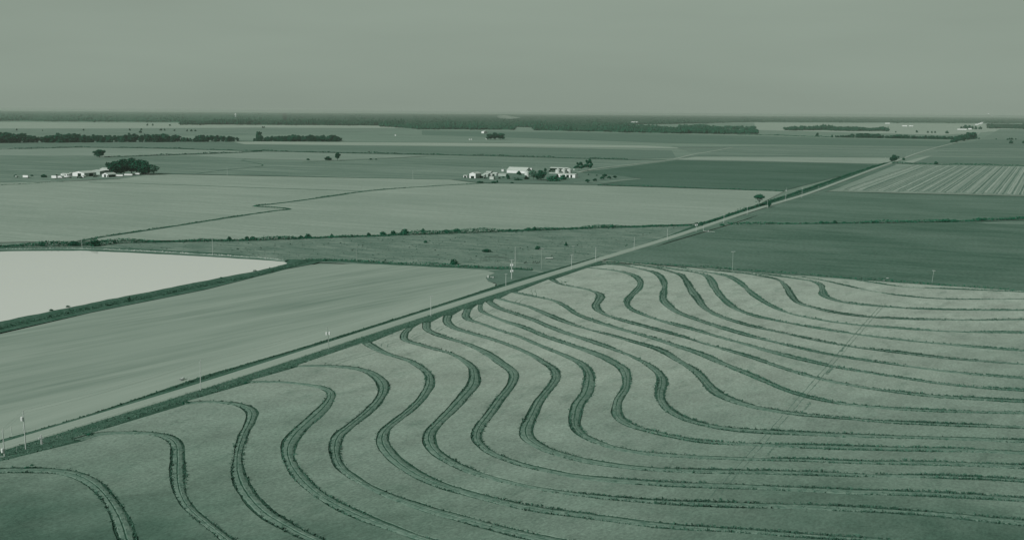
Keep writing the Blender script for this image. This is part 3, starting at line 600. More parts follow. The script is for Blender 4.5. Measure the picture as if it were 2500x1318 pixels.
# ------------------------------------------------------------------ grass and hedges
def leaf_quads(P, size):                           # randomly turned leaf sprays at points P (n,3)
    n = len(P); a = rng.normal(size=(n, 3)); a /= np.linalg.norm(a, axis=1)[:, None]
    b = np.cross(a, rng.normal(size=(n, 3))); b /= np.linalg.norm(b, axis=1)[:, None]
    s = (np.asarray(size) * rng.uniform(.6, 1.3, n))[:, None]
    q = np.zeros((n, 4, 3), np.float32)
    q[:, 0] = P - a * s - b * s * .7; q[:, 1] = P + a * s * 1.1 - b * s * .5
    q[:, 2] = P + a * s * .8 + b * s * .8; q[:, 3] = P - a * s * .7 + b * s * .6
    return q
def strip_grass(name, left, right, per_m2, h, mat, label, z=.04, width=1.0):
    """grass tufts spread between two ground lines given in the same order"""
    n = 60; L = [left[min(len(left) - 1, int(i * (len(left) - 1) / n))] for i in range(n + 1)]
    def samp(line):
        cum = [0.0]
        for a, b in zip(line[:-1], line[1:]): cum.append(cum[-1] + (b - a).length)
        return line, np.array(cum)
    (la, ca), (lb, cb) = samp(left), samp(right)
    def pt(line, cum, t):
        d = t * cum[-1]; i = min(len(line) - 2, int(np.searchsorted(cum, d, 'right') - 1))
        return line[i].lerp(line[i + 1], (d - cum[i]) / max(1e-6, cum[i + 1] - cum[i]))
    A = []; total = 0
    for i in range(200):
        a0, b0 = pt(la, ca, i / 200), pt(lb, cb, i / 200); a1 = pt(la, ca, (i + 1) / 200)
        area = (a0 - b0).length * (a1 - a0).length
        for _ in range(rng.poisson(area * per_m2)):
            t = (i + rng.random()) / 200; q = pt(la, ca, t).lerp(pt(lb, cb, t), rng.random())
            if in_view(q): A.append((q.x, q.y, z))
    A = np.array(A); Hh = rng.gamma(4.0, h / 4, len(A))
    o = link(name, quads_mesh(name, tufts(0, A, Hh, Hh * width)), mat)
    return tag(o, label, 'grass', None, 'stuff')
G = lambda pxs, z=0.0: [gp(x, y, z) for x, y in pxs]
strip_grass('verge_grass', G(rice_edge[1:]), G([(x, y + 7) for x, y in ROAD_PX[1:7]]), 1.6, .13, M['blade_dark'], 'rank dark grass on the verge by the rice field')
strip_grass('verge_grass', G(rice_edge[1:]), G([(x, y + 7) for x, y in ROAD_PX[1:7]]), 1.4, .13, M['blade_mid'], 'paler grass mixed into the verge by the rice field')
strip_grass('verge_grass', G(rice_edge[1:]), G([(x, y - 4) for x, y in rice_edge[1:]]), 1.4, .2, M['blade'], 'ragged grass along the edge of the rice')
strip_grass('verge_grass', G([(x, y + 1) for x, y in plow_edge[1:]]), G([(0, 1078), (500, 925), (850, 814), (1243, 692), (1465, 626)]), 2.2, .17, M['blade_dark'], 'taller dark grass on the verge by the raked field')
strip_grass('bank_grass', [p - normals2d(NEARB)[i] * 6.0 for i, p in enumerate(NEARB)], [p - normals2d(NEARB)[i] * 1.0 for i, p in enumerate(NEARB)], 2.2, .34, M['blade_dark'], 'rank grass on the outer face of the pond dyke', .3)
strip_grass('bank_grass', [p + normals2d(NEARB)[i] * 3.2 for i, p in enumerate(NEARB)], [p + normals2d(NEARB)[i] * .6 for i, p in enumerate(NEARB)], 1.0, .28, M['blade'], 'short grass along the water side of the dyke', .6)
strip_grass('pasture_grass', G([(300, 610), (560, 622), (700, 634), (900, 640), (1140, 655), (1250, 650), (1440, 628)]), G([(250, 598), (640, 590), (900, 580), (1040, 575), (1200, 570), (1400, 561), (1690, 552)]), .022, .26, M['blade'], 'scattered weed tufts over the rough pasture', 0, 1.6)
strip_grass('pasture_grass', G([(300, 610), (560, 622), (700, 634), (900, 640), (1140, 655), (1250, 650), (1440, 628)]), G([(250, 598), (640, 590), (900, 580), (1040, 575), (1200, 570), (1400, 561), (1690, 552)]), .05, .2, M['blade_pale'], 'scattered dry straw tufts over the rough pasture', 0, 1.6)

def hedge(pxs, width, h, per_m, size, mat, label, rag=.8, z=-.1, name='hedge'):
    P = catmull(G(pxs, z), 4); A = []; ph = rng.uniform(0, 6, 4); s = 0.0
    N = normals2d(P)
    for i in range(len(P) - 1):
        seg = (P[i + 1] - P[i]).length; s += seg
        if not in_view(P[i]): continue
        hh = h * (1 + rag * (.5 * math.sin(s / 9 + ph[0]) + .6 * math.sin(s / 23 + ph[1]) + .5 * math.sin(s / 51 + ph[2])))
        hh = max(.25 * h, hh)
        for _ in range(rng.poisson(seg * per_m)):
            q = P[i].lerp(P[i + 1], rng.random()) + N[i] * rng.normal(0, width * .33)
            A.append((q.x, q.y, z + hh * rng.random() ** .8))
    A = np.array(A)
    o = link(name, quads_mesh(name, leaf_quads(A, np.full(len(A), size))), mat)
    return tag(o, label, 'hedge', None, 'stuff')
hedge([(-60, 604), (60, 602), (200, 600), (320, 593), (460, 590), (640, 586.5), (760, 582), (900, 577), (1040, 572), (1200, 567), (1400, 559.5), (1560, 554.5), (1690, 550)], 7.5, 1.9, 22, .4, M['leaf'], 'long dark hedge between the pale field and the pasture')
hedge([(1700, 549), (1730, 543), (1790, 522), (1850, 504), (1900, 487), (1960, 467), (2020, 446), (2100, 418), (2165, 398)], 5, 1.2, 4, .6, M['leaf'], 'low scrub in the ditch along the far left side of the road')
hedge([(1780, 548), (1900, 547), (2000, 545.5), (2140, 544), (2310, 541.5), (2420, 538), (2520, 534)], 6, 1.5, 7, .5, M['leaf'], 'thin dark hedge across the right-hand bean fields')
hedge([(745, 633), (830, 636.5), (960, 644), (1090, 650.5), (1200, 654.5), (1300, 659)], 5, 1.0, 7, .4, M['leaf'], 'weedy ditch line at the foot of the pasture')
hedge([(2178, 398.5), (2300, 402), (2500, 405), (2560, 406)], 8, 1.8, 4, .8, M['leaf'], 'dark hedge at the top of the striped field')
hedge([(-40, 365.5), (0, 365), (205, 360.5), (333, 362), (470, 365), (600, 368.5), (900, 374.5), (1240, 382), (1400, 386.5), (1533, 390)], 9, 1.8, 2.2, 1.0, M['leaf'], 'long thin hedge behind both farms', 1.0)
hedge([(258, 383.5), (420, 378.5), (560, 373.5), (640, 370)], 8, 1.8, 2.2, 1.0, M['leaf'], 'thin hedge running right from the lone oak', 1.0)
hedge([(1459, 452), (1600, 456), (1760, 461.5), (1914, 467)], 5, .8, 2.5, .6, M['leaf'], 'weedy lower edge of the dark field')
hedge([(1480, 640), (1612, 646), (1788, 658), (1971, 671), (2120, 684), (2300, 697), (2520, 713)], 4, .8, 4, .35, M['leaf'], 'dark weedy edge between bean and rice fields')
hedge([(200, 586), (400, 556), (560, 531), (706, 511)], 3, .6, 3, .4, M['leaf'], 'weeds in the straight part of the zigzag ditch')
hedge([(708, 511), (640, 505), (622, 503.5), (720, 491.5), (894, 467), (1100, 452), (1200, 447)], 3, .6, 2.5, .45, M['leaf'], 'weeds in the upper part of the zigzag ditch')
hedge([(580, 345), (620, 346)], 6, 1.5, 3, 1.0, M['leaf'], 'low scrub joining the two tree lines')
hedge([(1800, 329), (1900, 331), (1985, 334), (2030, 335.5)], 12, 2.5, 1.5, 1.6, M['leaf'], 'low scrub left of the far tree line')
hedge([(0, 453), (80, 448), (155, 443)], 4, .6, 2, .5, M['leaf'], 'weedy edge of the field below the left farm')

def nth(i):
    names = ['first', 'second', 'third', 'fourth', 'fifth', 'sixth', 'seventh', 'eighth', 'ninth', 'tenth', 'eleventh', 'twelfth', 'thirteenth', 'fourteenth', 'fifteenth', 'sixteenth', 'seventeenth', 'eighteenth', 'nineteenth', 'twentieth', 'twenty-first', 'twenty-second', 'twenty-third']
    return names[i]
# ------------------------------------------------------------------ trees
def trunk_mesh(name, h, r, limbs, seed):
    R = random.Random(seed); mb = MB()
    p = Vector((0, 0, -.3)); top = Vector((R.uniform(-.3, .3), R.uniform(-.3, .3), h))
    mid = p.lerp(top, .55) + Vector((R.uniform(-.2, .2), R.uniform(-.2, .2), 0))
    mb.tube(p, mid, r * 1.25, r * .85, 7); mb.tube(mid, top, r * .85, r * .5, 7)
    for q in limbs:
        q = Vector(q); st = mid.lerp(top, R.uniform(.1, 1.0)); k = st.lerp(q, .5) + Vector((0, 0, -.08 * q.length))
        mb.tube(st, k, r * .5, r * .3, 5); mb.tube(k, q, r * .3, r * .1, 5)
    return mesh(name, mb.v, mb.f, None, True)
def crown_mesh(name, lobes, n, size, seed, shell=.45, zmin=.3):
    r = np.random.default_rng(seed); L = np.array(lobes, float); vol = L[:, 3] * L[:, 4] * L[:, 5]
    idx = r.choice(len(L), n, p=vol ** .8 / (vol ** .8).sum())
    d = r.normal(size=(n, 3)); d /= np.linalg.norm(d, axis=1)[:, None]
    rad = shell + (1 - shell) * r.random(n) ** .6
    rad *= 1 + .12 * np.sin(d[:, 0] * 5 + seed) * np.cos(d[:, 1] * 6 + d[:, 2] * 4)
    P = L[idx, :3] + d * rad[:, None] * L[idx, 3:]
    P[:, 2] = np.maximum(P[:, 2], zmin * (1 + 1.3 * r.random(n)))
    return quads_mesh(name, leaf_quads(P, np.full(n, size)))
def round_lobes(w, h0, h1, k, seed):
    R = random.Random(seed); out = [(0, 0, (h0 + h1) / 2, w * .34, w * .34, (h1 - h0) * .42)]
    for i in range(k):
        a = i * 2.4 + R.uniform(-.4, .4); d = w * .5 * R.uniform(.45, .72); z = h0 + (h1 - h0) * R.uniform(.16, .74)
        s = w * .5 * R.uniform(.32, .5)
        out.append((math.cos(a) * d, math.sin(a) * d, z, s, s, s * R.uniform(.6, .85)))
    out.append((R.uniform(-1, 1), R.uniform(-1, 1), h1 - w * .17, w * .24, w * .24, w * .16))
    return out
TREES = {}
def tree_kind(key, w, h0, h1, n, size, seed, mat='leaf', lobes=None, k=9, tr=.45, shell=.45):
    lb = lobes or round_lobes(w, h0, h1, k, seed)
    lim = [(l[0] * .8, l[1] * .8, l[2] - l[5] * .3) for l in lb[1:]]
    TREES[key] = (trunk_mesh('trunk_' + key, h0 + (h1 - h0) * .35, tr, lim, seed), crown_mesh('crown_' + key, lb, n, size, seed, shell), mat)
tree_kind('oak', 20, 1.2, 16, 2600, .62, 1)
tree_kind('oak_b', 18, 1.0, 17, 2400, .62, 2, k=11)
tree_kind('oak_c', 16, 1.0, 18, 2200, .62, 3, k=8)
tree_kind('grey', 16, 2.0, 15, 1500, .6, 4, 'leaf_grey')
tree_kind('elm', 12, 2.0, 17, 1700, .6, 5, k=8)
tree_kind('tl_a', 11, -1.0, 18, 700, .95, 11, k=8); tree_kind('tl_b', 13, -1.5, 16, 720, .95, 12, k=9)
tree_kind('tl_c', 10, -1.0, 21, 700, .95, 13, k=8); tree_kind('tl_d', 14, -2.0, 14, 720, .95, 14, k=10)
tree_kind('lolli', 9, 1.8, 6.5, 900, .4, 21, k=7, tr=.2)
um = [(0, 0, 9.1, 4.5, 4.5, 2.7)] + [(math.cos(a) * 4.2, math.sin(a) * 4.2, 8.9, 1.7, 1.7, 1.1) for a in np.arange(0, 6.2, .8)] + [(math.cos(a) * 3.2, math.sin(a) * 3.2, z, .9, .9, .35) for a, z in ((.3, 6.2), (1.9, 5.4), (3.1, 6.6), (4.4, 5.8), (5.5, 6.9), (2.5, 4.2))]
tree_kind('umbrella', 0, 3, 11, 1500, .34, 22, lobes=um, tr=.3, shell=.2)
cl = [(-4, 0, 7.5, 5, 4, 2.4), (4.5, 0, 7, 4.2, 4, 2.6), (0, 1, 12, 3.4, 3.2, 2.2), (3.6, -.5, 15, 3.2, 3, 2.4), (-3, 0, 14.5, 2.4, 2.4, 1.6), (7.5, 0, 9.5, 2.6, 2.6, 2.0), (-8, 0, 6, 2.6, 2.6, 1.6), (6, 0, 12, 2.2, 2.2, 1.6)]
tree_kind('cloud', 0, 3, 17, 3000, .66, 23, lobes=cl, tr=.4, shell=.3)
def tree(key, px, py, h_px, label, group=None, name='tree', wide=1.0, cat='tree', jitter=True):
    """stand a tree on the ground at px,py, h_px photo pixels tall"""
    tm, cm, mt = TREES[key]; P = gp(px, py, -.1); hm = max(v.co.z for v in cm.vertices) if key not in HT else HT[key]
    HT[key] = hm
    s = h_px * mpp(px, py) / hm
    rt = empty(name, P, random.uniform(0, 6.28) if jitter else 0, (s * wide, s * wide, s))
    if not cm.materials: cm.materials.append(M[mt]); tm.materials.append(M['bark'])
    t = bpy.data.objects.new('trunk', tm); COL.objects.link(t); t.parent = rt
    c = bpy.data.objects.new('crown', cm); COL.objects.link(c); c.parent = rt
    return tag(rt, label, cat, group)
HT = {}
tree('oak', 243, 384, 19.5, 'lone broad oak standing at the end of the thin hedge', wide=1.3)
for i, (x, y, h, kk, lab) in enumerate(((284, 428, 36, 'oak', 'leftmost big oak of the grove behind the left farm'), (303, 426, 39, 'oak_b', 'second big oak of the grove behind the left farm'), (322, 425, 40, 'oak_c', 'tallest middle oak of the grove behind the left farm'), (340, 426, 37, 'oak', 'fourth oak of the grove behind the left farm'), (357, 427, 31, 'oak_b', 'smaller oak near the right end of the left farm grove'), (375, 427, 25, 'grey', 'greyer tree at the right end of the left farm grove'))):
    tree(kk, x, y, h, lab, 'grove behind the left farm', wide=1.12)
tree('elm', 824, 392, 20.5, 'upright lone tree beside a low bush in mid field')
tree('tl_d', 801, 391, 9, 'low rounded bush tree left of the upright lone tree', wide=2.0)
for i, (x, h, lab) in enumerate(((1197, 15, 'left tree of the three by the far white shed'), (1209, 18, 'middle tree of the three by the far white shed'), (1222, 16.5, 'right tree of the three by the far white shed'))):
    tree(('oak', 'oak_b', 'oak')[i], x, 341.5, h, lab, 'three trees by the far white shed', wide=1.15)
tree('cloud', 1413, 417, 22, 'gappy wide tree left of a taller one by the farm lane', wide=1.0, jitter=False)
tree('cloud', 1435, 417, 29, 'tall gappy tree with cloud-like foliage by the farm lane', wide=.75, jitter=False)
tree('oak_b', 1321, 440.5, 26, 'big dark tree in front of the middle farm', wide=.95)
tree('grey', 1302, 439, 25, 'greyer thin tree beside the big dark farm tree', wide=.85)
tree('oak_c', 1267, 431, 14, 'small round tree behind the dark-roofed house', wide=1.0)
tree('tl_b', 1240, 437, 11.5, 'bushy tree left of the dark-roofed house', wide=1.1)
tree('tl_d', 1331, 418, 8, 'small tree left of the grain bins', wide=1.0)
for x, y, h, lab in ((1434, 446.5, 9, 'round lollipop tree standing lowest beside the farm lawn'), (1452.5, 443.5, 8, 'thin lollipop tree right of the lowest one'), (1470, 439, 8.5, 'lollipop tree at the left of the back group'), (1476, 434, 9.5, 'tallest lollipop tree at the back of the group'), (1487, 437.5, 8, 'lollipop tree in the middle of the back group'), (1501, 436, 7.5, 'paler lollipop tree at the right of the group'), (1437, 428, 3.5, 'tiny shrub tree on the lawn behind the lollipop trees'), (1457, 430, 3.5, 'second tiny shrub tree on the farm lawn')):
    tree('lolli', x, y, h, lab, 'lollipop trees on the farm lawn')
tree('umbrella', 1853, 503, 30, 'umbrella-topped tree with bare lower branches by the road', jitter=False)
tree('lolli', 1877, 507, 15, 'dark clipped evergreen beside a pole at the road edge', wide=.55)
tree('oak_b', 2183, 396, 18.5, 'round dark tree at the road bend', wide=1.05)
tree('tl_d', 2206, 391, 6, 'low bush tree right of the round tree at the bend', wide=1.4)
tree('tl_d', 2285, 402, 8, 'bush tree in the hedge above the striped field', wide=1.5)
TT = ((41, 319, 5), (104, 320, 3), (204, 319, 4), (317, 319, 5), (343, 324.5, 6), (345, 318, 4.5), (393, 319, 5), (402, 319, 4.5), (426, 320, 4), (457, 321, 4.5), (467, 321, 5), (477, 321, 4.5), (360, 307, 5), (373, 307, 5), (415, 307.5, 4), (641, 312.5, 4), (645, 312.5, 4))
for i, (x, y, h) in enumerate(TT):
    tree(random.choice(('tl_b', 'tl_d')), x, y, h, nth(sorted(q[0] for q in TT).index(x)) + ' tiny tree from the left behind the long tree line', 'tiny trees in the far left fields', wide=1.3)
for i, (x, y, h) in enumerate(((1995, 333, 9), (2187, 324, 4), (2238, 324, 6), (2265, 324.5, 4.5), (2275, 325, 5), (2283, 325, 5), (2312, 326, 6.5), (2459, 342, 4), (2464, 341.5, 5), (2470, 341.5, 5), (2480, 341.5, 4), (2468, 350.5, 8), (2499, 350, 6), (2390, 340, 4), (2432, 341, 3), (2347, 316, 7), (2357, 314, 9), (2366, 315, 9), (2374, 315.5, 8), (2382, 316, 8), (2393, 316, 7))):
    tree(random.choice(('tl_b', 'tl_d')), x, y, h, nth(i) + ' of the small scattered trees in the far right fields', 'small trees in the far right fields', wide=1.3)
# tree lines
def top_line(x, pts):
    for (x0, a), (x1, b) in zip(pts[:-1], pts[1:]):
        if x0 <= x <= x1: return a + (b - a) * (x - x0) / (x1 - x0)
    return pts[-1][1]
T1 = [(-40, 324), (20, 322), (55, 322), (85, 331), (100, 334), (118, 330), (140, 325), (185, 325), (215, 330), (240, 328), (255, 330), (300, 329), (318, 323), (330, 328), (380, 327), (400, 325), (412, 329), (455, 326), (480, 327), (520, 329), (560, 331), (582, 335)]
lab1 = ''
x = -36.0
while x < 582:
    for row, by in ((0, 349.0 - x * .006), (1, 343.5 - x * .004)):
        if row and 430 < x < 482: continue
        xx = x + random.uniform(-3, 3); h = (by - top_line(x, T1)) * random.uniform(.78, 1.04)
        if row == 0: h *= .9
        if 440 < x < 480 and row == 0: h *= .6
        tree(random.choice(('tl_a', 'tl_b', 'tl_c', 'tl_d')), xx, by + random.uniform(-.7, .7), max(5, h), ('front-row' if row == 0 else 'back-row') + (' taller' if h > 21 else ' lower') + ' dark tree in the long left tree line' + (' left of its gap' if x < 430 else ' by or right of its gap'), 'long left tree line', wide=random.uniform(1.25, 1.8))
    x += 8.0
T2 = [(618, 338), (625, 334), (655, 333), (690, 330), (715, 329), (740, 329), (800, 329), (822, 329), (830, 336)]
x = 621.0
while x < 830:
    for row, by in ((0, 345.3), (1, 342)):
        h = (by - top_line(x, T2)) * random.uniform(.78, 1.05) * (.85 if row == 0 else 1)
        tree(random.choice(('tl_a', 'tl_b', 'tl_d')), x + random.uniform(-2, 2), by + random.uniform(-.5, .5), h, ('front-row' if row == 0 else 'back-row') + ' dark tree in the short tree line left of centre, ' + ('left third' if x < 690 else 'middle third' if x < 760 else 'right third'), 'short tree line left of centre', wide=random.uniform(1.3, 1.8))
    x += 8.5
tree('cloud', 630, 344, 23, 'left of two taller trees rising above the short tree line', wide=.6); tree('cloud', 636, 344, 23, 'right of two taller trees rising above the short tree line', wide=.6)
T3 = [(2030, 330), (2062, 330), (2085, 326), (2125, 325), (2145, 327), (2160, 330), (2200, 328), (2240, 331), (2280, 331), (2310, 333), (2345, 333)]
x = 2032.0
while x < 2345:
    by = 335.5 + (x - 2030) * .017; h = (by - top_line(x, T3)) * random.uniform(.8, 1.1)
    tree(random.choice(('tl_b', 'tl_d')), x + random.uniform(-2, 2), by, h, 'dark tree in the tree line meeting the far road', 'tree line meeting the far road', wide=random.uniform(1.3, 1.8))
    x += 6.5
for i in range(30):
    t = random.random(); xx = 2320 + 64 * t; by = 349.5 - 12 * t + random.uniform(-3, 1); h = (7 + 13 * math.sin(min(1, t * 1.2) * 1.6)) * random.uniform(.7, 1.0)
    tree(random.choice(('tl_a', 'tl_b', 'tl_d')), xx, by, max(4, h * .85), 'dark tree in the dense clump left of the far road', 'dense clump left of the far road', wide=random.uniform(1.1, 1.5))

# bushes
def bush_mesh(name, n, size, seed, cone=False):
    lb = [(0, 0, .36, .85, .85, .55)] + [(math.cos(a) * .62, math.sin(a) * .62, .24 + .2 * math.sin(a * 3), .38, .38, .34) for a in np.arange(0, 6.2, 1.1)] + [(.2, -.1, .72, .4, .4, .26)]
    if cone: lb = [(0, 0, .2, .8, .8, .25), (0, 0, .55, .45, .45, .25), (0, 0, .85, .2, .2, .2)]
    return crown_mesh(name, lb, n, size, seed, .3, .02)
BUSH = [bush_mesh('bush_a', 260, .13, 31), bush_mesh('bush_b', 260, .13, 32), bush_mesh('bush_c', 220, .12, 33, True)]
for b in BUSH: b.materials.append(M['leaf'])
def bush(px, py, w_px, h_px, label, kind=0, group=None):
    k = mpp(px, py); o = bpy.data.objects.new('bush', BUSH[kind]); COL.objects.link(o)
    o.location = gp(px, py, -.1); o.rotation_euler = (0, 0, random.uniform(0, 6.28)); o.scale = (w_px * k / 2, w_px * k / 2, h_px * k * .85)
    return tag(o, label, 'bush', group)
bush(1313, 609, 15, 11, 'dark dome-shaped bush beside a pole in the pasture'); bush(1382, 600, 11, 12, 'pointed cone-shaped bush in the pasture', 2)
bush(1039, 593, 10, 8, 'small dark bush alone in the middle of the pasture', 1); bush(1108, 645, 20, 16, 'loose bush on the ditch at the foot of the pasture', 1)
bush(104, 601, 14, 15, 'round bush at the left end of the long hedge'); bush(232, 601, 26, 24, 'largest bush in the long hedge above the pond'); bush(180, 600, 34, 14, 'wide low bush left of the largest hedge bush', 1)
bush(793, 637, 11, 8, 'small bush on the ditch right of the pond tip')
bush(1188, 615, 26, 9, 'low spreading scrub near the pens in the pasture', 1)
for i, (x, y, w, h) in enumerate(sorted(((280, 594, 10, 9), (560, 586, 13, 11), (603, 584, 12, 9), (617, 583, 14, 8), (682, 582, 10, 7), (752, 580, 18, 12), (735, 582, 14, 9), (810, 578, 9, 9), (900, 575, 12, 9), (935, 573, 18, 10), (960, 572, 14, 12), (988, 570, 22, 14), (1033, 568, 10, 13), (1090, 567, 16, 9), (1115, 566, 20, 10), (1245, 563, 10, 6), (1290, 562, 16, 8), (1305, 561, 12, 9), (1472, 555.5, 10, 7), (1494, 554, 10, 8), (1592, 553, 7, 6), (1640, 551, 9, 5)))):
    bush(x, y, w, h, nth(i) + ' shrub from the left rising out of the long pasture hedge', random.randint(0, 1), 'shrubs in the long pasture hedge')
for i, (x, y, w, h) in enumerate(((1922, 546, 14, 4), (1968, 547, 9, 6), (2005, 546, 14, 8), (2018, 546, 12, 7), (2038, 545, 12, 9), (2061, 545, 14, 5), (2137, 544, 22, 6), (2310, 541.5, 26, 9), (2330, 541, 18, 7), (2390, 538, 16, 9), (2403, 538, 12, 8), (2470, 535.5, 14, 5), (2497, 534, 8, 7))):
    bush(x, y, w, h, nth(i) + ' shrub from the left in the hedge across the bean fields', random.randint(0, 1), 'shrubs in the right hedge')
for i, (x, y, w, h) in enumerate(((1713, 552, 8, 8), (1729, 543, 8, 6), (1741, 540, 8, 6), (1776, 528, 9, 7), (1763, 551, 14, 6))):
    bush(x, y, w, h, ('first', 'second', 'third', 'fourth', 'lowest')[i] + ' scrub bush in the ditch beside the road past the hedge', random.randint(0, 1), 'scrub bushes beside the road')
for x, y, w, h in ((190, 383, 2, 1), (1172, 446, 18, 5), (1205, 447, 14, 6), (1214, 446, 6, 7), (1250, 447, 10, 3), (905, 390, 8, 4), (918, 390, 7, 3), (752, 391, 9, 5)):
    bush(x, y, w, h, 'low dark shrub in the fields near the farms', random.randint(0, 1), 'low shrubs near the farms')
for i, (x, y, w, h) in enumerate(((125, 759, 11, 6), (166, 750, 11, 6), (622, 662, 10, 4), (540, 679, 7, 4), (472, 693, 6, 3))):
    bush(x, y, w, h, ('leftmost', 'second', 'rightmost', 'fourth', 'third')[i] + ' small bush on the water edge of the near dyke', 0, 'bushes on the dyke')
for i, (x, y, w, h) in enumerate(sorted(((66, 1144, 16, 8), (78, 1138, 10, 8), (330, 1054, 9, 5), (541, 980, 9, 4), (682, 930, 7, 4), (795, 889, 7, 4), (218, 1063, 24, 7), (455, 985, 22, 7), (600, 936, 14, 5), (713, 898, 12, 4), (1380, 691, 8, 4), (1353, 684, 7, 4)))):
    bush(x, y, w, h, nth(i) + ' dark weed clump from the left among the roadside levee ends', random.randint(0, 1), 'weed clumps at the levee ends')

# ------------------------------------------------------------------ woods on the horizon
def wood(name, front, back, n, h, label, seed, hz=None):
    """front/back: photo polylines (ground) of the wood's near and far edge, spanning the same x"""
    r = np.random.default_rng(seed); bm = bmesh.new(); bmesh.ops.create_icosphere(bm, subdivisions=1, radius=1.0)
    base = np.array([v.co[:] for v in bm.verts]); tri = np.array([[v.index for v in f.verts] for f in bm.faces]); bm.free()
    xs = r.uniform(front[0][0], front[-1][0], n); t = r.random(n) ** .9
    k = max(2, n // 6); xs[:k] = np.linspace(front[0][0], front[-1][0], k); t[:k] = r.random(k) * .04
    Vv = []; Ff = []; off = 0
    for x, q in zip(xs, t):
        yf = top_line(x, front) - .5 + .5 * math.sin(x / 19 + seed) + .35 * math.sin(x / 7.3 + 2 * seed); yb = top_line(x, back); y = yf + (yb - yf) * q; lowf = .95 + .22 * math.sin(x / 31 + seed) + .16 * math.sin(x / 11.7 + 3 * seed)
        y = y + r.normal(0, .25); P = gp(x + r.normal(0, 1.5), y); m = mpp(x, y); rad = max(6.0, 2.4 * m) * r.uniform(.5, 1.7); hh = h * lowf * r.uniform(.6, 1.15)
        b = base * (1 + .22 * r.normal(size=(len(base), 1)))
        b = b * np.array([rad, rad * r.uniform(1.0, 1.6), hh * .5]) + np.array([P.x, P.y, hh * .5])
        Vv.append(b); Ff.append(tri + off); off += len(base)
    Vv = np.concatenate(Vv); Ff = np.concatenate(Ff)
    # closed canopy under the crowns
    fr = [gp(x, y - 1.0) + Vector((0, 0, h * .38)) for x, y in front]; bk = [gp(x, y) + Vector((0, 0, h * .38)) for x, y in back]
    poly = fr + bk[::-1]; tr_ = [tuple(off + i for i in t_) for t_ in tessellate_polygon([poly])]
    npl = len(poly); base_ring = [(p.x, p.y, -1.0) for p in poly]
    skirt = [(off + i, off + (i + 1) % npl, off + npl + (i + 1) % npl, off + npl + i) for i in range(npl)]
    me = mesh(name, [tuple(v) for v in Vv] + [tuple(p) for p in poly] + base_ring, [tuple(f) for f in Ff] + tr_ + skirt)
    o = link(name, me, M['leaf_far']); return tag(o, label, 'forest', None, 'stuff')
wood('distant_forest', [(-700, 292), (0, 296), (440, 299.5), (700, 298)], [(-700, 266.8), (0, 271.5), (440, 274.5), (700, 276.3)], 3200, 18, 'hazy forest reaching the horizon at the left', 1)
wood('distant_forest', [(440, 305.5), (600, 305.5), (940, 308), (985, 308)], [(440, 301), (600, 298), (940, 300), (985, 300)], 1100, 26, 'darker wood with a long low outline left of centre', 2)
wood('distant_forest', [(930, 309.5), (1028, 316.5), (1140, 317), (1254, 318), (1258, 311), (1300, 312), (1304, 319), (1450, 322), (1571, 325), (1700, 327), (1848, 328)], [(930, 303), (1028, 303), (1140, 300), (1254, 300), (1258, 300), (1300, 300), (1304, 300), (1450, 304), (1571, 308), (1700, 318), (1848, 322)], 2600, 20, 'dark wood in the middle distance with a small clearing', 3)
wood('distant_forest', [(1660, 313), (1750, 315), (1842, 318)], [(1660, 309), (1750, 311), (1842, 314)], 260, 18, 'low wood jutting right from the middle wood', 4)
wood('distant_forest', [(690, 298), (1100, 302), (1500, 305), (1640, 304), (1840, 299), (2110, 300), (2500, 302), (3200, 307)], [(690, 276.3), (1100, 279), (1500, 281.8), (1640, 282.8), (1840, 284.2), (2110, 286), (2500, 288.6), (3200, 293.4)], 4200, 18, 'hazy forest reaching the horizon from centre to right', 5)
wood('distant_forest', [(1916, 319), (2000, 319), (2100, 321), (2167, 321)], [(1916, 314.5), (2000, 313), (2100, 314.5), (2167, 318)], 700, 20, 'long dark copse in the pale fields at the right', 6)
wood('distant_forest', [(2409, 314), (2500, 316), (3200, 321)], [(2409, 304), (2500, 305), (3200, 310)], 700, 20, 'dark wood right of the far end of the road', 7)

# ------------------------------------------------------------------ utility poles
def pole_meshes():
    H = 11.0; d = {}
    mb = MB(); mb.tube((0, 0, -.3), (0, 0, 4), .17, .15, 8); mb.tube((0, 0, 4), (0, 0, H), .15, .11, 8); d['pole'] = mesh('pole', mb.v, mb.f)
    mb = MB(); mb.box(-1.25, 1.25, -.06, .06, -.07, .07); mb.tube((-.7, .07, -.05), (0, .07, -.75), .025, .025, 4); mb.tube((.7, .07, -.05), (0, .07, -.75), .025, .025, 4); d['crossarm'] = mesh('crossarm', mb.v, mb.f)
    mb = MB(); mb.tube((0, 0, 0), (0, 0, .12), .05, .09, 6); mb.tube((0, 0, .12), (0, 0, .25), .07, .04, 6); d['insulator'] = mesh('insulator', mb.v, mb.f)
    mb = MB(); mb.tube((0, 0, -.5), (0, 0, .42), .30, .30, 10); mb.tube((0, 0, .42), (0, 0, .52), .31, .2, 10); mb.tube((.1, 0, .5), (.1, 0, .75), .05, .04, 5); mb.tube((-.12, 0, .5), (-.12, 0, .75), .05, .04, 5); mb.box(-.04, .04, .2, .42, -.2, .1); d['transformer'] = mesh('transformer', mb.v, mb.f)
    return d
PM = pole_meshes(); PM['pole'].materials.append(M['pole']); PM['crossarm'].materials.append(M['pole']); PM['insulator'].materials.append(M['steel']); PM['transformer'].materials.append(M['white'])
PMD = PM['pole'].copy(); PMD.materials.clear(); PMD.materials.append(M['poledark'])
def child(name, me, parent, loc=(0, 0, 0), rz=0, sc=(1, 1, 1)):
    o = bpy.data.objects.new(name, me); COL.objects.link(o); o.parent = parent; o.location = loc; o.rotation_euler = (0, 0, rz); o.scale = sc; return o
TOPS = {}
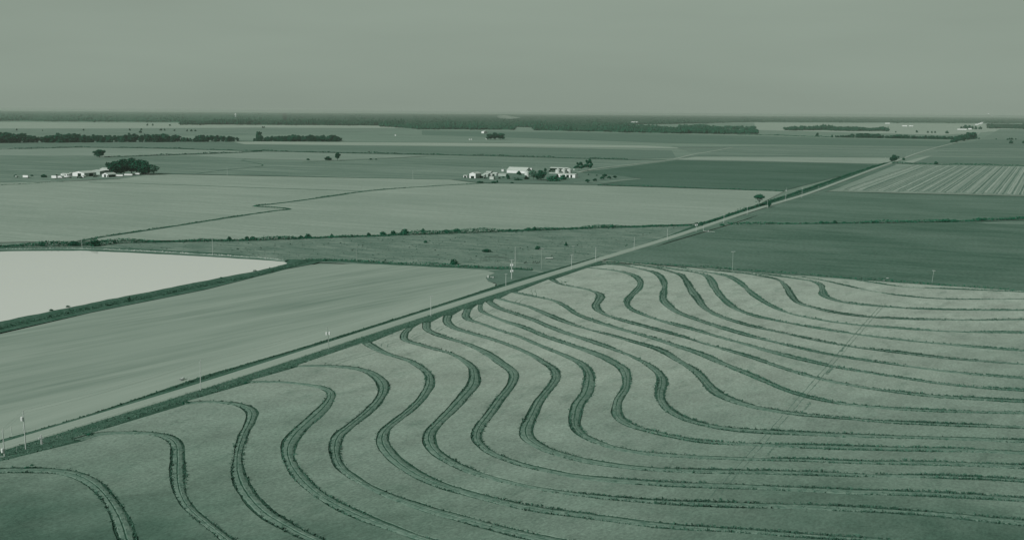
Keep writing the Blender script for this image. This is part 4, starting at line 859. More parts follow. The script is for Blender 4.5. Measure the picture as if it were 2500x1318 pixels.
def utility_pole(px, by, ty, label, arm=False, trans=(), group='utility poles', dark=False, lean=0.0, thick=1.0, low=False, key=None):
    P = gp(px, by, 0); h = at_depth(px, ty, P); s = h / 11.0
    rt = empty('utility_pole', P, -math.atan2(P.x, P.y)); rt.rotation_euler.y = lean
    child('pole', PMD if dark else PM['pole'], rt, (0, 0, 0), 0, (thick, thick, s))
    if arm:
        child('crossarm', PM['crossarm'], rt, (0, -.15, h - .35), .25, (s, 1, 1))
        for x in (-1.1, -.45, .55, 1.1): child('insulator', PM['insulator'], rt, (x * s * math.cos(.25), -.15 + x * s * math.sin(.25), h - .28))
    else:
        child('insulator', PM['insulator'], rt, (0, 0, h))
        child('insulator', PM['insulator'], rt, (-.25, 0, h - .8))
    for (sx, frac) in trans: child('transformer', PM['transformer'], rt, (sx, -.05, h * frac), 0, (1.15, 1.15, 1.15))
    TOPS[key or label] = (P, h)
    return tag(rt, label, 'utility pole', group)
utility_pole(11, 1113, 1047, 'nearest roadside pole with a transformer tank low on it', trans=((-.45, .22),), thick=1.1, key='a')
utility_pole(63, 1096, 1002, 'second roadside pole with one white transformer near its top', trans=((-.5, .80),), key='b')
utility_pole(489.5, 953, 879.5, 'plain slightly leaning pole beside the road below the culvert', lean=.035, key='c')
utility_pole(803, 852, 797, 'roadside pole carrying two white transformers side by side', trans=((-.6, .70), (.65, .70)), dark=True, lean=-.04, key='d')
utility_pole(1052, 771, 721.5, 'pole with a crossarm where the levees reach the verge', True, key='e')
utility_pole(1235, 698, 668, 'short pole with a crossarm at the road by the grassy corner', True, key='f')
utility_pole(1249, 681, 633.5, 'stout white pole with two pairs of transformers by the grassy corner', True, ((-.6, .72), (.7, .72), (-.45, .40), (.75, .42)), thick=1.6, key='g')
utility_pole(1257.5, 656, 604, 'tall thin pole behind the stout white transformer pole', key='h')
utility_pole(1322, 656, 606, 'pole with a wide pale crossarm in front of the dome bush', True, dark=True, key='i')
utility_pole(1395, 657.5, 621, 'roadside pole with a dark crossarm left of the field corner', True, key='j')
utility_pole(1399, 634, 600, 'faint pole standing in the pasture behind the roadside pole', True, dark=True, key='j2')
utility_pole(1454, 638, 604, 'roadside pole at the corner where the levees begin', key='k')
utility_pole(1548, 609, 579, 'plain roadside pole midway along the bean field', key='l')
utility_pole(1629, 587, 558, 'bright roadside pole just before the hedge meets the road', key='m')
utility_pole(1699.5, 566, 547, 'short roadside pole with two white transformers at its top', trans=((-.75, .86), (.75, .9)), key='n')
utility_pole(1767, 544.5, 521, 'roadside pole just past the irrigation pipe', key='o')
utility_pole(1824, 525, 503, 'roadside pole left of the umbrella tree', key='p')
utility_pole(1873.5, 508, 491, 'roadside pole standing against the clipped evergreen', key='q')
utility_pole(1917, 491, 474, 'pale pole on the road edge below the dark field corner', key='r')
utility_pole(1919.5, 480, 458.5, 'pole with a small white transformer against the dark field', trans=((-.4, .68),), dark=True, key='s')
utility_pole(1957.5, 483, 459, 'bright pole with a crossarm right of the dark field corner', True, key='t')
utility_pole(1998, 468, 454, 'faint small pole near the end of the striped field', dark=True, key='u')
utility_pole(2019, 459, 446, 'faint pole at the left corner of the striped field', dark=True, key='u2')
for i, (x, b, t) in enumerate(((2161, 398, 385), (2200, 400, 377), (2213, 385, 371), (2224, 380, 367), (2233, 376.5, 364), (2262, 368, 358))):
    utility_pole(x, b, t, 'tiny distant pole near the road bend', i == 0, (), 'tiny poles at the road bend', True, key='z%d' % i)
utility_pole(870.5, 639, 592, 'thin pole on the ditch at the foot of the pasture', dark=True, key='pa')
utility_pole(200.5, 606, 580, 'thin pole on the far pond bank left of the other', key='pb')
utility_pole(519.5, 619, 578.5, 'thin pole on the far pond bank near the pond tip', key='pc')
utility_pole(555, 427.5, 409, 'faint pole in the stubble right of the left farm', key='pd')
utility_pole(1008, 438.5, 417, 'faint pole in the stubble left of the middle farm', key='pe')
utility_pole(707, 430.5, 415, 'fainter pole halfway between the two farms', dark=True, key='pf')
utility_pole(406, 425, 408, 'faint pole just right of the left farm grove', dark=True, key='pg')
utility_pole(243.5, 417, 400, 'thin pole behind the long shed of the left farm', dark=True, key='ph')
utility_pole(1191, 424, 409, 'thin pole behind the left sheds of the middle farm', dark=True, key='pi')
utility_pole(1227, 420, 406, 'thin pole at the left end of the big pale barn', dark=True, key='pj')
utility_pole(1141.5, 436, 421, 'thin pole beside the small white carport', dark=True, key='pk')
utility_pole(1310, 420, 402, 'thin pole right of the big pale barn', dark=True, key='pl')
utility_pole(1788, 660.5, 613, 'pole with a small crossarm at the top edge of the rice field', True, dark=True, key='pm')
utility_pole(2275, 692, 659, 'leaning pole with a crossarm between bean and rice fields', True, dark=True, lean=.08, key='pn')
def wire(a, b, dz, label, group):
    (P, h), (Q, g) = TOPS[a], TOPS[b]; p, q = Vector((P.x, P.y, h - dz)), Vector((Q.x, Q.y, g - dz)); mb = MB()
    sag = (q - p).length * .012; pts = [p.lerp(q, t / 8) - Vector((0, 0, sag * 4 * (t / 8) * (1 - t / 8))) for t in range(9)]
    for u, v in zip(pts[:-1], pts[1:]): mb.tube(u, v, .016, .016, 4, cap=False)
    tag(mb.build('power_line', [M['wire']]), label, 'wire', group)
chain = ['a', 'b', 'c', 'd', 'e', 'f', 'j', 'k', 'l', 'm', 'n', 'o', 'p', 'q', 'r', 't']
for u, v in zip(chain[:-1], chain[1:]):
    i_ = chain.index(u); wire(u, v, -.2, 'hair-thin upper power line in the %s span from the near end' % nth(i_), 'power lines'); wire(u, v, .7, 'hair-thin lower power line in the %s span from the near end' % nth(i_), 'power lines')

# ------------------------------------------------------------------ small things by the road and in the pasture
def face_cam(P): return -math.atan2(P.x, P.y)
P = gp(101.5, 1084, .05); rt = empty('roadside_cross', P, face_cam(P) + .2); h = at_depth(101.5, 1061, P)
mb = MB(); mb.box(-.22, .22, -.14, .14, -.1, h); mb.build('post', [M['white']], rt); mb = MB(); mb.box(-.72, .72, -.155, .155, h * .58, h * .58 + .44); mb.build('crossbeam', [M['white']], rt)
tag(rt, 'white memorial cross standing in the verge by the road', 'cross')
for (bx, by, tx, ty, r, lab) in ((29, 1061, 28, 1040.5, .12, 'short white post leaning in the far verge at the left'), (56.2, 1050.5, 59.5, 1032, .11, 'slanting white post beside the transformer pole'), (39, 1102.5, 42.2, 1089, .05, 'thin slanting guy stake between the two nearest poles'), (139.5, 1068, 139.5, 1063, .06, 'tiny pale marker stake right of the white cross'), (461, 928, 462, 921, .08, 'small pale stake near the white culvert pipe')):
    P = gp(bx, by, 0); h = at_depth(tx, ty, P); rt = empty('marker_post', P, face_cam(P)); mb = MB(); mb.tube((0, 0, -.2), ((tx - bx) * mpp(bx, by), 0, h), r, r * .8, 7); mb.build('post', [M['pole']], rt)
    mb = MB(); mb.tube(((tx - bx) * mpp(bx, by), 0, h), ((tx - bx) * mpp(bx, by) * 1.02, 0, h + .08), r, r * .5, 7); mb.build('cap', [M['steel']], rt); tag(rt, lab, 'post', 'marker posts')
P = gp(0, 1117, .15); rt = empty('pipe_rail', P, 0); mb = MB(); mb.tube((-2, 0, .25), (.9, .35, .25), .06, .06, 7); mb.build('pipe', [M['steel']], rt); mb = MB(); mb.tube((-.5, .18, -.2), (-.5, .18, .25), .05, .05, 6); mb.build('stand', [M['steel']], rt); tag(rt, 'short pale pipe rail low in the nearest verge corner', 'pipe')
a, b = gp(441, 926, .5), gp(447, 923, .6); rt = empty('culvert_pipe', gp(444, 925, 0)); d = (b - a); c = gp(444, 925, 0)
mb = MB(); mb.tube(a - c - d * .15, b - c + d * .15, .36, .36, 12, cap=False); mb.tube(b - c + d * .15, a - c - d * .15, .32, .32, 12, cap=False); mb.build('pipe', [M['white']], rt)
mb = MB(); mb.tube(b - c, b - c + d * .25, .42, .42, 12); mb.build('collar', [M['greywall']], rt)
tag(rt, 'short white culvert pipe on the edge of the raked field', 'pipe')
# irrigation riser and pipe beside the road
c = gp(1718, 565.5, 0); rt = empty('irrigation_pipe', c)
L = gp(1745, 566, .3) - c; mb = MB(); mb.tube((0, 0, .35), (L.x * .3, L.y * .3, .35), .12, .12, 8); mb.build('pipe', [M['steel']], rt)
mb = MB(); mb.tube((L.x * .42, L.y * .42, .32), (L.x, L.y, .3), .1, .1, 8); mb.build('pipe', [M['steel']], rt)
mb = MB(); mb.tube((0, 0, .3), (-.5, 0, 2.6), .14, .12, 8); mb.tube((-.5, 0, 2.6), (-.5, 0, 5.4), .12, .1, 8); mb.build('riser', [M['steel']], rt)
mb = MB(); mb.tube((L.x * .4, L.y * .4, 0), (L.x * .4, L.y * .4, 1.4), .28, .12, 8); mb.build('valve', [M['white']], rt)
tag(rt, 'white irrigation pipe with a riser beside the road at the hedge', 'pipe')
# pump with motor box and pole on the grassy corner
c = gp(1194, 678, .06); rt = empty('irrigation_pump', c, face_cam(c))
mb = MB(); mb.box(-1.0, -.3, -.4, .3, 0, 1.5); mb.build('control_box', [M['steel']], rt); mb = MB(); mb.tube((-.7, .1, 1.4), (-.7, .1, 5.0), .07, .05, 6); mb.build('mast', [M['poledark']], rt)
mb = MB(); mb.box(0, 3.4, -.3, .3, .5, .75); mb.tube((3.3, 0, 0), (3.3, 0, 1.7), .12, .12, 8); mb.tube((.2, 0, 0), (.2, 0, 1.8), .12, .12, 8); mb.build('pipework', [M['machine']], rt)
mb = MB(); mb.tube((2.4, -.4, .35), (2.4, .5, .35), .35, .35, 10); mb.build('motor', [M['white']], rt)
mb = MB(); mb.tube((1.2, -.35, .5), (1.2, .35, .5), .3, .3, 10); mb.build('valve', [M['steel']], rt)
tag(rt, 'small irrigation pump with pipes at the tip of the raked field', 'pump')
# A-frame hog shelters, pens and scrap in the pasture
for (x, y, lab) in ((1149, 636, 'bare A-frame hog shelter at the left of the pens'), (1211.5, 640, 'bare A-frame hog shelter right of the tall pen')):
    c = gp(x, y, 0); rt = empty('hog_shelter', c, face_cam(c))
    for sy in (-.9, .9):
        for sx in (-1, 1):
            mb = MB(); mb.tube((sx * 1.35, sy, -.1), (0, sy, 2.3), .1, .1, 5); mb.build('leg', [M['machine']], rt)
    mb = MB(); mb.tube((0, -1.0, 2.3), (0, 1.0, 2.3), .1, .1, 5); mb.build('ridge', [M['machine']], rt)
    mb = MB(); mb.tube((-1.0, -.9, .5), (1.0, -.9, .5), .07, .07, 5); mb.tube((.6, -.9, 1.3), (-.2, -.9, .2), .06, .06, 5); mb.build('brace', [M['machine']], rt)
    tag(rt, lab, 'shelter', 'hog shelters in the pasture')
def pen(x, y, w, d, h, lab, n=5):
    c = gp(x, y, 0); rt = empty('pen_frame', c, face_cam(c)); 
    for sx in np.linspace(-w / 2, w / 2, n):
        for sy in (0, d):
            mb = MB(); mb.tube((sx, sy, -.1), (sx, sy, h * random.uniform(.85, 1.1)), .09, .08, 5); mb.build('post', [M['machine']], rt)
    for z in (.35, .7, .95):
        for sy in (0, d):
            mb = MB(); mb.tube((-w / 2, sy, h * z), (w / 2, sy, h * z), .06, .06, 5); mb.build('rail', [M['machine']], rt)
    tag(rt, lab, 'pen', 'pens in the pasture')
pen(1180, 637, 4.2, 3, 2.6, 'tall dark pen frame between the two A-frame shelters'); pen(1213, 629, 2.8, 2, 2.0, 'dark box pen behind the right A-frame shelter', 4)
pen(1240, 640, 4.0, 3, 2.4, 'pen frame partly hidden by the stout white pole'); pen(1197, 628, 8, 1, .8, 'low rail fence behind the pens', 6); pen(1226, 629.5, 6, 1, .7, 'low rail fence right of the box pen', 5)
for i, (x, y, ww) in enumerate(((1281, 643, 1.3), (1284, 642, 1.2), (1302, 642, 1.0), (1307, 641, .9), (1311, 643, 1.0), (1317, 641.5, .9))):
    c = gp(x, y, 0); rt = empty('scrap_implement', c, random.uniform(-.6, .6)); mb = MB(); mb.tube((-ww * .4, 0, 0), (ww * .4, 0, 1.25), .22, .16, 6); mb.build('shank', [M['hole']], rt); mb = MB(); mb.box(-ww * .6, ww * .6, -.2, .2, .45, .7); mb.build('beam', [M['machine']], rt)
    tag(rt, 'dark scrap implement standing right of the pens in the pasture', 'implement', 'scrap implements in the pasture')
c = gp(1341, 632, 0); rt = empty('old_trailer', c, face_cam(c)); mb = MB(); mb.box(-2.6, 2.6, -.9, .9, .55, .8); mb.build('bed', [M['steel']], rt)
for sx in (-1.8, 1.8):
    mb = MB(); mb.tube((sx, -1.0, .35), (sx, 1.0, .35), .35, .35, 10); mb.build('wheel', [M['tyre']], rt)
mb = MB(); mb.tube((-2.6, 0, .6), (-4, 0, .5), .07, .06, 6); mb.build('drawbar', [M['machine']], rt); tag(rt, 'old flat trailer lying in the pasture right of the scrap', 'trailer')
# pale litter at the bean field edge
for (x, y, lab) in ((2157.5, 685, 'small white tray lying left of a larger one at the bean field edge'), (2167, 679.5, 'larger white tray lying in the bean field edge')):
    c = gp(x, y, .2); rt = empty('white_tray', c, .4); mb = MB(); mb.box(-.6, .6, -.3, .3, 0, .2); mb.build('tray', [M['white']], rt); mb = MB(); mb.box(-.7, .7, -.36, .36, .2, .26); mb.build('rim', [M['white']], rt); tag(rt, lab, 'tray', 'white trays')
# pale stones on the far pond bank
bm = bmesh.new(); bmesh.ops.create_icosphere(bm, subdivisions=1, radius=1.0); ib = np.array([v.co[:] for v in bm.verts]); it = np.array([[v.index for v in f.verts] for f in bm.faces]); bm.free()
FBk = catmull(far_bank, 2); FN = normals2d(FBk); Vv = []; Ff = []; off = 0
for i in range(420):
    u = rng.random()
    px = (rng.uniform(10, 330) if u < .22 else rng.uniform(325, 470) if u < .6 else rng.uniform(490, 690))
    j = min(range(len(FBk)), key=lambda q: abs(FBk[q].x / FBk[q].y - gp(px, 612).x / gp(px, 612).y))
    p = FBk[j] + FN[j] * rng.normal(-.4, 1.1); r_ = rng.uniform(.12, .34)
    Vv.append(ib * (1 + .2 * rng.normal(size=(len(ib), 1))) * np.array([r_ * 1.3, r_, r_ * .8]) + np.array([p.x, p.y, .55])); Ff.append(it + off); off += len(ib)
tag(link('bank_stones', mesh('bank_stones', np.concatenate(Vv), [tuple(f) for f in np.concatenate(Ff)]), M['stone']), 'pale stones strewn along the far pond bank', 'stones', None, 'stuff')

# ------------------------------------------------------------------ farm buildings
RZB = math.atan2(V.y, V.x)                          # local X along V (right of the road heading), local Y along U (away)
def shed(px, py, w, d, eave, ridge, label, axis='y', wall='white', side=None, roof='roof', doors=(), sdoors=(), cat='shed', name='farm_shed', group='farm buildings', extra=0.4, windows=(), ends=True, swindows=()):
    """near corner (front right) at px,py; front wall faces the camera and spans X in [-w,0]; side wall spans Y in [0,d] at X=0"""
    c = gp(px, py, -.1); rt = empty(name, c, RZB); e = extra
    mb = MB(); 
    if axis == 'y':
        mb.poly([(-w, 0, 0), (0, 0, 0), (0, 0, eave), (-w / 2, 0, ridge), (-w, 0, eave)], 0); mb.poly([(0, d, 0), (-w, d, 0), (-w, d, eave), (-w / 2, d, ridge), (0, d, eave)], 0)
        mb.poly([(0, 0, 0), (0, d, 0), (0, d, eave), (0, 0, eave)], 1); mb.poly([(-w, d, 0), (-w, 0, 0), (-w, 0, eave), (-w, d, eave)], 1)
        k = (ridge - eave) / (w / 2); R = MB()
        for sx in (-1, 1):
            o_ = [(-w / 2, -e, ridge + .05), (-w / 2 + sx * (w / 2 + e), -e, eave - e * k + .05), (-w / 2 + sx * (w / 2 + e), d + e, eave - e * k + .05), (-w / 2, d + e, ridge + .05)]
            R.poly(o_ if sx < 0 else o_[::-1]); R.poly([(x, y, z + .12) for x, y, z in (o_[::-1] if sx < 0 else o_)])
            R.poly([o_[1], o_[2], (o_[2][0], o_[2][1], o_[2][2] + .12), (o_[1][0], o_[1][1], o_[1][2] + .12)]); R.poly([o_[0], o_[1], (o_[1][0], o_[1][1], o_[1][2] + .12), (o_[0][0], o_[0][1], o_[0][2] + .12)])
    else:
        mb.poly([(0, 0, 0), (0, d, 0), (0, d, eave), (0, d / 2, ridge), (0, 0, eave)], 1); mb.poly([(-w, d, 0), (-w, 0, 0), (-w, 0, eave), (-w, d / 2, ridge), (-w, d, eave)], 1)
        mb.poly([(-w, 0, 0), (0, 0, 0), (0, 0, eave), (-w, 0, eave)], 0); mb.poly([(0, d, 0), (-w, d, 0), (-w, d, eave), (0, d, eave)], 0)
        k = (ridge - eave) / (d / 2); R = MB()
        for sy in (-1, 1):
            o_ = [(-w - e, d / 2, ridge + .05), (-w - e, d / 2 + sy * (d / 2 + e), eave - e * k + .05), (e, d / 2 + sy * (d / 2 + e), eave - e * k + .05), (e, d / 2, ridge + .05)]
            R.poly(o_); R.poly([(x, y, z + .12) for x, y, z in o_[::-1]])
            R.poly([o_[1], o_[2], (o_[2][0], o_[2][1], o_[2][2] + .12), (o_[1][0], o_[1][1], o_[1][2] + .12)]); R.poly([o_[2], o_[3], (o_[3][0], o_[3][1], o_[3][2] + .12), (o_[2][0], o_[2][1], o_[2][2] + .12)])
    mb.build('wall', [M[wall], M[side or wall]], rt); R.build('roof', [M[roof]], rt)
    for (x0, x1, h) in doors: q = MB(); q.box(-w + x0, -w + x1, -.06, .04, 0, h); q.build('door', [M['hole']], rt)
    for (y0, y1, h) in sdoors: q = MB(); q.box(-.04, .06, y0, y1, 0, h); q.build('door', [M['hole']], rt)
    for (x0, x1, z0, z1) in windows: q = MB(); q.box(-w + x0, -w + x1, -.06, .04, z0, z1); q.build('window', [M['hole']], rt)
    for (y0, y1, z0, z1) in swindows: q = MB(); q.box(-.04, .06, y0, y1, z0, z1); q.build('window', [M['hole']], rt)
    return tag(rt, label, cat, group)
def box_trailer(px, py, L, h, label, rz=None, mat='white', cab=False, wheels=2, group='trailers'):
    c = gp(px, py, -.1); rt = empty('box_trailer', c, RZB + .1 if rz is None else rz)
    mb = MB(); mb.box(-L / 2, L / 2, 0, 2.6, .9, h); mb.build('body', [M[mat]], rt)
    mb = MB(); mb.box(-L / 2, L / 2, .3, 2.3, .6, .9); mb.build('chassis', [M['machine']], rt)
    for k in range(wheels):
        x = L / 2 - 1.2 - k * 1.2; q = MB(); q.tube((x, -.05, .45), (x, 2.65, .45), .45, .45, 10); q.build('wheel', [M['tyre']], rt)
    q = MB(); q.tube((-L / 2 + .8, .5, 0), (-L / 2 + .8, .5, .7), .08, .08, 6); q.tube((-L / 2 + .8, 2.1, 0), (-L / 2 + .8, 2.1, .7), .08, .08, 6); q.build('landing_leg', [M['machine']], rt)
    if cab:
        q = MB(); q.box(L / 2 + .3, L / 2 + 2.4, .1, 2.5, .7, 2.7); q.build('cab', [M['white']], rt); q = MB(); q.box(L / 2 + 1.3, L / 2 + 2.45, .06, 2.54, 1.7, 2.4); q.build('window', [M['hole']], rt)
        q = MB(); q.tube((L / 2 + 1.4, 0, .45), (L / 2 + 1.4, 2.6, .45), .45, .45, 10); q.build('wheel', [M['tyre']], rt)
    return tag(rt, label, 'trailer', group)
def tank_trailer(px, py, L, label, r=1.3):
    c = gp(px, py, -.1); rt = empty('tank_trailer', c, face_cam(c)); mb = MB(); mb.tube((-L / 2, r, r + .9), (L / 2, r, r + .9), r, r, 14); mb.tube((L / 2, r, r + .9), (L / 2 + .4, r, r + .9), r, r * .6, 14); mb.build('tank', [M['white']], rt, True)
    mb = MB(); mb.box(-L / 2, L / 2, .4, 2.2, .6, .95); mb.build('chassis', [M['machine']], rt)
    for x in (L / 2 - 1, L / 2 - 2.2, -L / 2 + 1): q = MB(); q.tube((x, 0, .45), (x, 2.6, .45), .45, .45, 10); q.build('wheel', [M['tyre']], rt)
    return tag(rt, label, 'trailer', 'trailers')
def machine(px, py, label, s=1.0, rz=0.3, mat='machine'):   # tractor
    c = gp(px, py, -.1); rt = empty('tractor', c, rz, s)
    mb = MB(); mb.box(-.2, 2.2, -.45, .45, 1.0, 1.8); mb.box(-1.2, -.2, -.8, .8, .9, 1.5); mb.build('body', [M[mat]], rt); mb = MB(); mb.box(-1.1, .1, -.75, .75, 1.5, 2.9); mb.build('cab', [M['hole']], rt); mb = MB(); mb.box(-1.2, .2, -.85, .85, 2.9, 3.05); mb.build('cab_roof', [M['steel']], rt)
    for x, r_, w in ((-.8, .9, .45), (1.7, .6, .35)):
        for sy in (-1, 1): q = MB(); q.tube((x, sy * 1.0 - w / 2, r_), (x, sy * 1.0 + w / 2, r_), r_, r_, 12); q.build('wheel', [M['tyre']], rt)
    return tag(rt, label, 'tractor', 'farm tractors')
def grain_bin(px, py, dia, h, label, mat='greywall', name='grain_bin'):
    c = gp(px, py, -.1); rt = empty(name, c, face_cam(c)); mb = MB(); nr = 6
    for i in range(nr): z0 = h * i / nr; mb.tube((0, 0, z0 + .03), (0, 0, z0 + h / nr), dia / 2 + .04 * (i % 2), dia / 2 + .04 * (i % 2), 20, cap=False)
    mb.build('wall', [M['steel']], rt, True); mb = MB(); mb.tube((0, 0, h), (0, 0, h + dia * .24), dia / 2 + .25, .5, 20); mb.build('roof', [M['roof']], rt)
    mb = MB(); mb.tube((0, 0, h + dia * .24), (0, 0, h + dia * .24 + .5), .5, .45, 10); mb.build('hatch', [M['white']], rt); mb = MB(); mb.box(dia * .18, dia * .18 + .5, -dia / 2 - .1, -dia / 2 + .3, 0, h); mb.build('ladder', [M['greywall']], rt)
    return tag(rt, label, 'silo', 'grain bins')

# left farm
px_sheet('farmyard', [(0, 449), (40, 434), (120, 432), (260, 424), (380, 424), (385, 427), (290, 436), (154, 442)], M['mid'], -.16, label='worn yard of the left farm')
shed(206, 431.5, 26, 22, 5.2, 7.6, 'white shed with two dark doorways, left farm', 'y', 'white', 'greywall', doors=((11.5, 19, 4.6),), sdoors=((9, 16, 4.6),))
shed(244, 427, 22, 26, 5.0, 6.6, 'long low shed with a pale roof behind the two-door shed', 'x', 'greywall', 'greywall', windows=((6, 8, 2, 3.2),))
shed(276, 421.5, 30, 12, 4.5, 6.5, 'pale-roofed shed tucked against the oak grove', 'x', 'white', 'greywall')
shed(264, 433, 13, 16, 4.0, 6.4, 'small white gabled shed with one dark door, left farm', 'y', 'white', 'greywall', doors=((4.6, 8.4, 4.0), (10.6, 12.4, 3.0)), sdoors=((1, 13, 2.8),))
shed(168, 429.5, 18, 8, 2.6, 3.4, 'low white lean-to left of the two-door shed', 'x', 'white', 'white', doors=((14.5, 17.5, 2.4),))
shed(173.5, 428.5, 4, 7, 3.6, 4.2, 'narrow open-fronted shed beside the two-door shed', 'x', 'greywall', 'greywall', doors=((.4, 3.6, 3.2),))
shed(357, 426, 9, 8, 3.4, 4.6, 'small white house with two windows below the oak grove', 'y', 'white', 'white', windows=((3, 4.4, 1.2, 2.6),), swindows=((3, 5, 1.2, 2.6),), cat='house', name='small_house')
shed(204, 433.5, 3.4, 4, 1.8, 3.0, 'tiny white gabled hut in the yard of the left farm', 'y', 'white', 'greywall')
box_trailer(131.5, 436.6, 9.0, 4.4, 'white box trailer at the left end of the farmyard'); box_trailer(145, 436, 6, 3.6, 'white box trailer with a cab beside the leftmost trailer', cab=True)
tank_trailer(166, 435.5, 10, 'white tank trailer in front of the low lean-to')
box_trailer(290, 432, 12.5, 3.2, 'first of three long white trailers below the oak grove', -.1); box_trailer(313, 430, 13, 3.2, 'second of three long white trailers below the oak grove', -.1); box_trailer(335, 427.5, 7.5, 3.0, 'third and shortest white trailer below the oak grove', -.1)
box_trailer(62, 435, 10, 4.0, 'lone white box trailer far left of the left farm'); box_trailer(39, 433.5, 4, 2.4, 'small pale wagon left of the lone white trailer', mat='greywall'); box_trailer(155, 431.5, 5, 3.0, 'pale wagon behind the tank trailer', mat='roof')
for x, y, r_, lab in ((191, 435, .3, 'dark tractor in front of the two-door shed'), (199, 435.5, 1.2, 'second dark tractor in front of the two-door shed'), (231, 433, .5, 'dark tractor left of the small gabled shed'), (237, 432, 2.0, 'dark tractor close to the small gabled shed'), (139, 430, .4, 'dark tractor behind the white box trailers')): machine(x, y, lab, 1.0, r_)
for x, y, w, h, lab in ((107, 433, 17, 9, 'dark bushes left of the farm trailers'), (38, 431.5, 9, 6, 'dark bush behind the small pale wagon'), (78, 430, 8, 4, 'low bush right of the lone white trailer')): bush(x, y, w, h, lab, 1)

# middle farm
px_sheet('farmyard', [(1100, 438), (1160, 430), (1230, 423), (1300, 419), (1400, 420), (1500, 428), (1560, 436), (1545, 439), (1459, 451), (1340, 449), (1165, 446)], M['middark'], -.14, label='worn yard and lawn of the middle farm')
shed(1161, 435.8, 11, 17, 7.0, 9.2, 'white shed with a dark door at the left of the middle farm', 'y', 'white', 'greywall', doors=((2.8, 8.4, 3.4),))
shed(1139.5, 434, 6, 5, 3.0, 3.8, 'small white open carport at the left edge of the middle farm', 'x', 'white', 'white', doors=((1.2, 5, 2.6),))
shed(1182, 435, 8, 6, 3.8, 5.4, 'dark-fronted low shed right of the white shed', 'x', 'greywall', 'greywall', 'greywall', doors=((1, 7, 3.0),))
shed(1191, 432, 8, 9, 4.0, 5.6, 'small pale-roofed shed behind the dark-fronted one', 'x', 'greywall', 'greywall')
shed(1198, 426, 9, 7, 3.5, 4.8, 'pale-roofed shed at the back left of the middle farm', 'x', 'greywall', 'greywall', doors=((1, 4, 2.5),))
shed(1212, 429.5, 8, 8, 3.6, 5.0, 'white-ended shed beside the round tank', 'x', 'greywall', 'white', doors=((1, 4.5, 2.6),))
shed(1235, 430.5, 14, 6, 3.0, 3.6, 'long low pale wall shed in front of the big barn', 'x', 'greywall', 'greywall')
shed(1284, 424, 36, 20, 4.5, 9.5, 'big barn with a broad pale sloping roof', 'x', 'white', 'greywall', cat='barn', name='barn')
shed(1298, 419, 12, 4, 5.6, 5.9, 'bright white upper shed behind the big barn', 'x', 'white', 'white')
shed(1229.5, 419, 4, 3, 3.6, 3.8, 'tiny white shed left of the big barn roof', 'x', 'white', 'white')
shed(1280, 438.5, 21, 11, 3.0, 6.0, 'dark-roofed farmhouse between the trees', 'x', 'darkroof', 'darkroof', 'darkroof', windows=((4, 6, 1, 2.2), (9, 11, 1, 2.2)), cat='house', name='farmhouse')
shed(1265, 434.5, 4.5, 4, 3, 4.6, 'small white gable showing beside the dark farmhouse', 'y', 'white', 'white')
shed(1205, 438.5, 7, 5, 4.0, 4.2, 'plain pale cubic tank house in front of the left sheds', 'x', 'roof', 'greywall', extra=.1)
shed(1356, 437, 15, 12, 3.2, 7.5, 'brown-roofed house right of the big dark tree', 'x', 'darkroof', 'darkroof', 'darkroof', cat='house', name='farmhouse')
shed(1404, 434.5, 46, 11, 5.0, 6.2, 'long white machine shed with openings below the grain bins', 'x', 'white', 'white', 'roof', doors=((24, 28.5, 4.2), (31, 35.5, 4.2), (38, 41, 4.4)))
shed(1386, 418.5, 34, 9, 4.6, 6.0, 'open shed with a pale roof behind the grain bins', 'x', 'hole', 'greywall')
grain_bin(1287, 432, 8.5, 7.5, 'round steel bin at the right end of the big barn')
grain_bin(1362, 424.5, 8.4, 6.4, 'left grain bin of the three above the long white shed'); grain_bin(1376.5, 424, 8.4, 6.4, 'middle grain bin of the three above the long white shed'); grain_bin(1390, 423.5, 8.4, 6.4, 'right grain bin of the three above the long white shed')
grain_bin(1200, 430.5, 4.0, 3.2, 'small round tank among the left sheds of the middle farm', name='water_tank')
for x, y, r_, lab in ((1184, 436.5, .2, 'dark tractor by the dark-fronted low shed'), (1219, 436.5, 1.0, 'dark tractor right of the pale cubic tank house'), (1342, 419.5, .5, 'dark tractor under the open shed roof'), (1350, 420, 1.5, 'pale tractor under the open shed roof')): machine(x, y, lab, 1.0, r_)
P = gp(1401, 418, 0); rt = empty('sign_post', P, face_cam(P)); mb = MB(); mb.box(-.15, .15, -.1, .1, 0, 2.4); mb.build('post', [M['pole']], rt); mb = MB(); mb.box(-.9, .9, -.12, -.02, 2.2, 3.8); mb.build('panel', [M['white']], rt); tag(rt, 'white sign panel on a post below the gappy tree', 'sign')
for x, y, w, h, lab in ((1352, 442, 38, 15, 'wide dark shrub hedge before the brown-roofed house'), (1374, 439, 20, 15, 'rounded dark shrub at the end of the shrub hedge'), (1287, 437, 12, 6, 'dark shrub at the right of the farmhouse'), (1265, 440, 24, 5, 'low shrubs along the farmhouse front'), (1229, 434, 8, 4, 'small shrub left of the farmhouse')): bush(x, y, w, h, lab, 1)

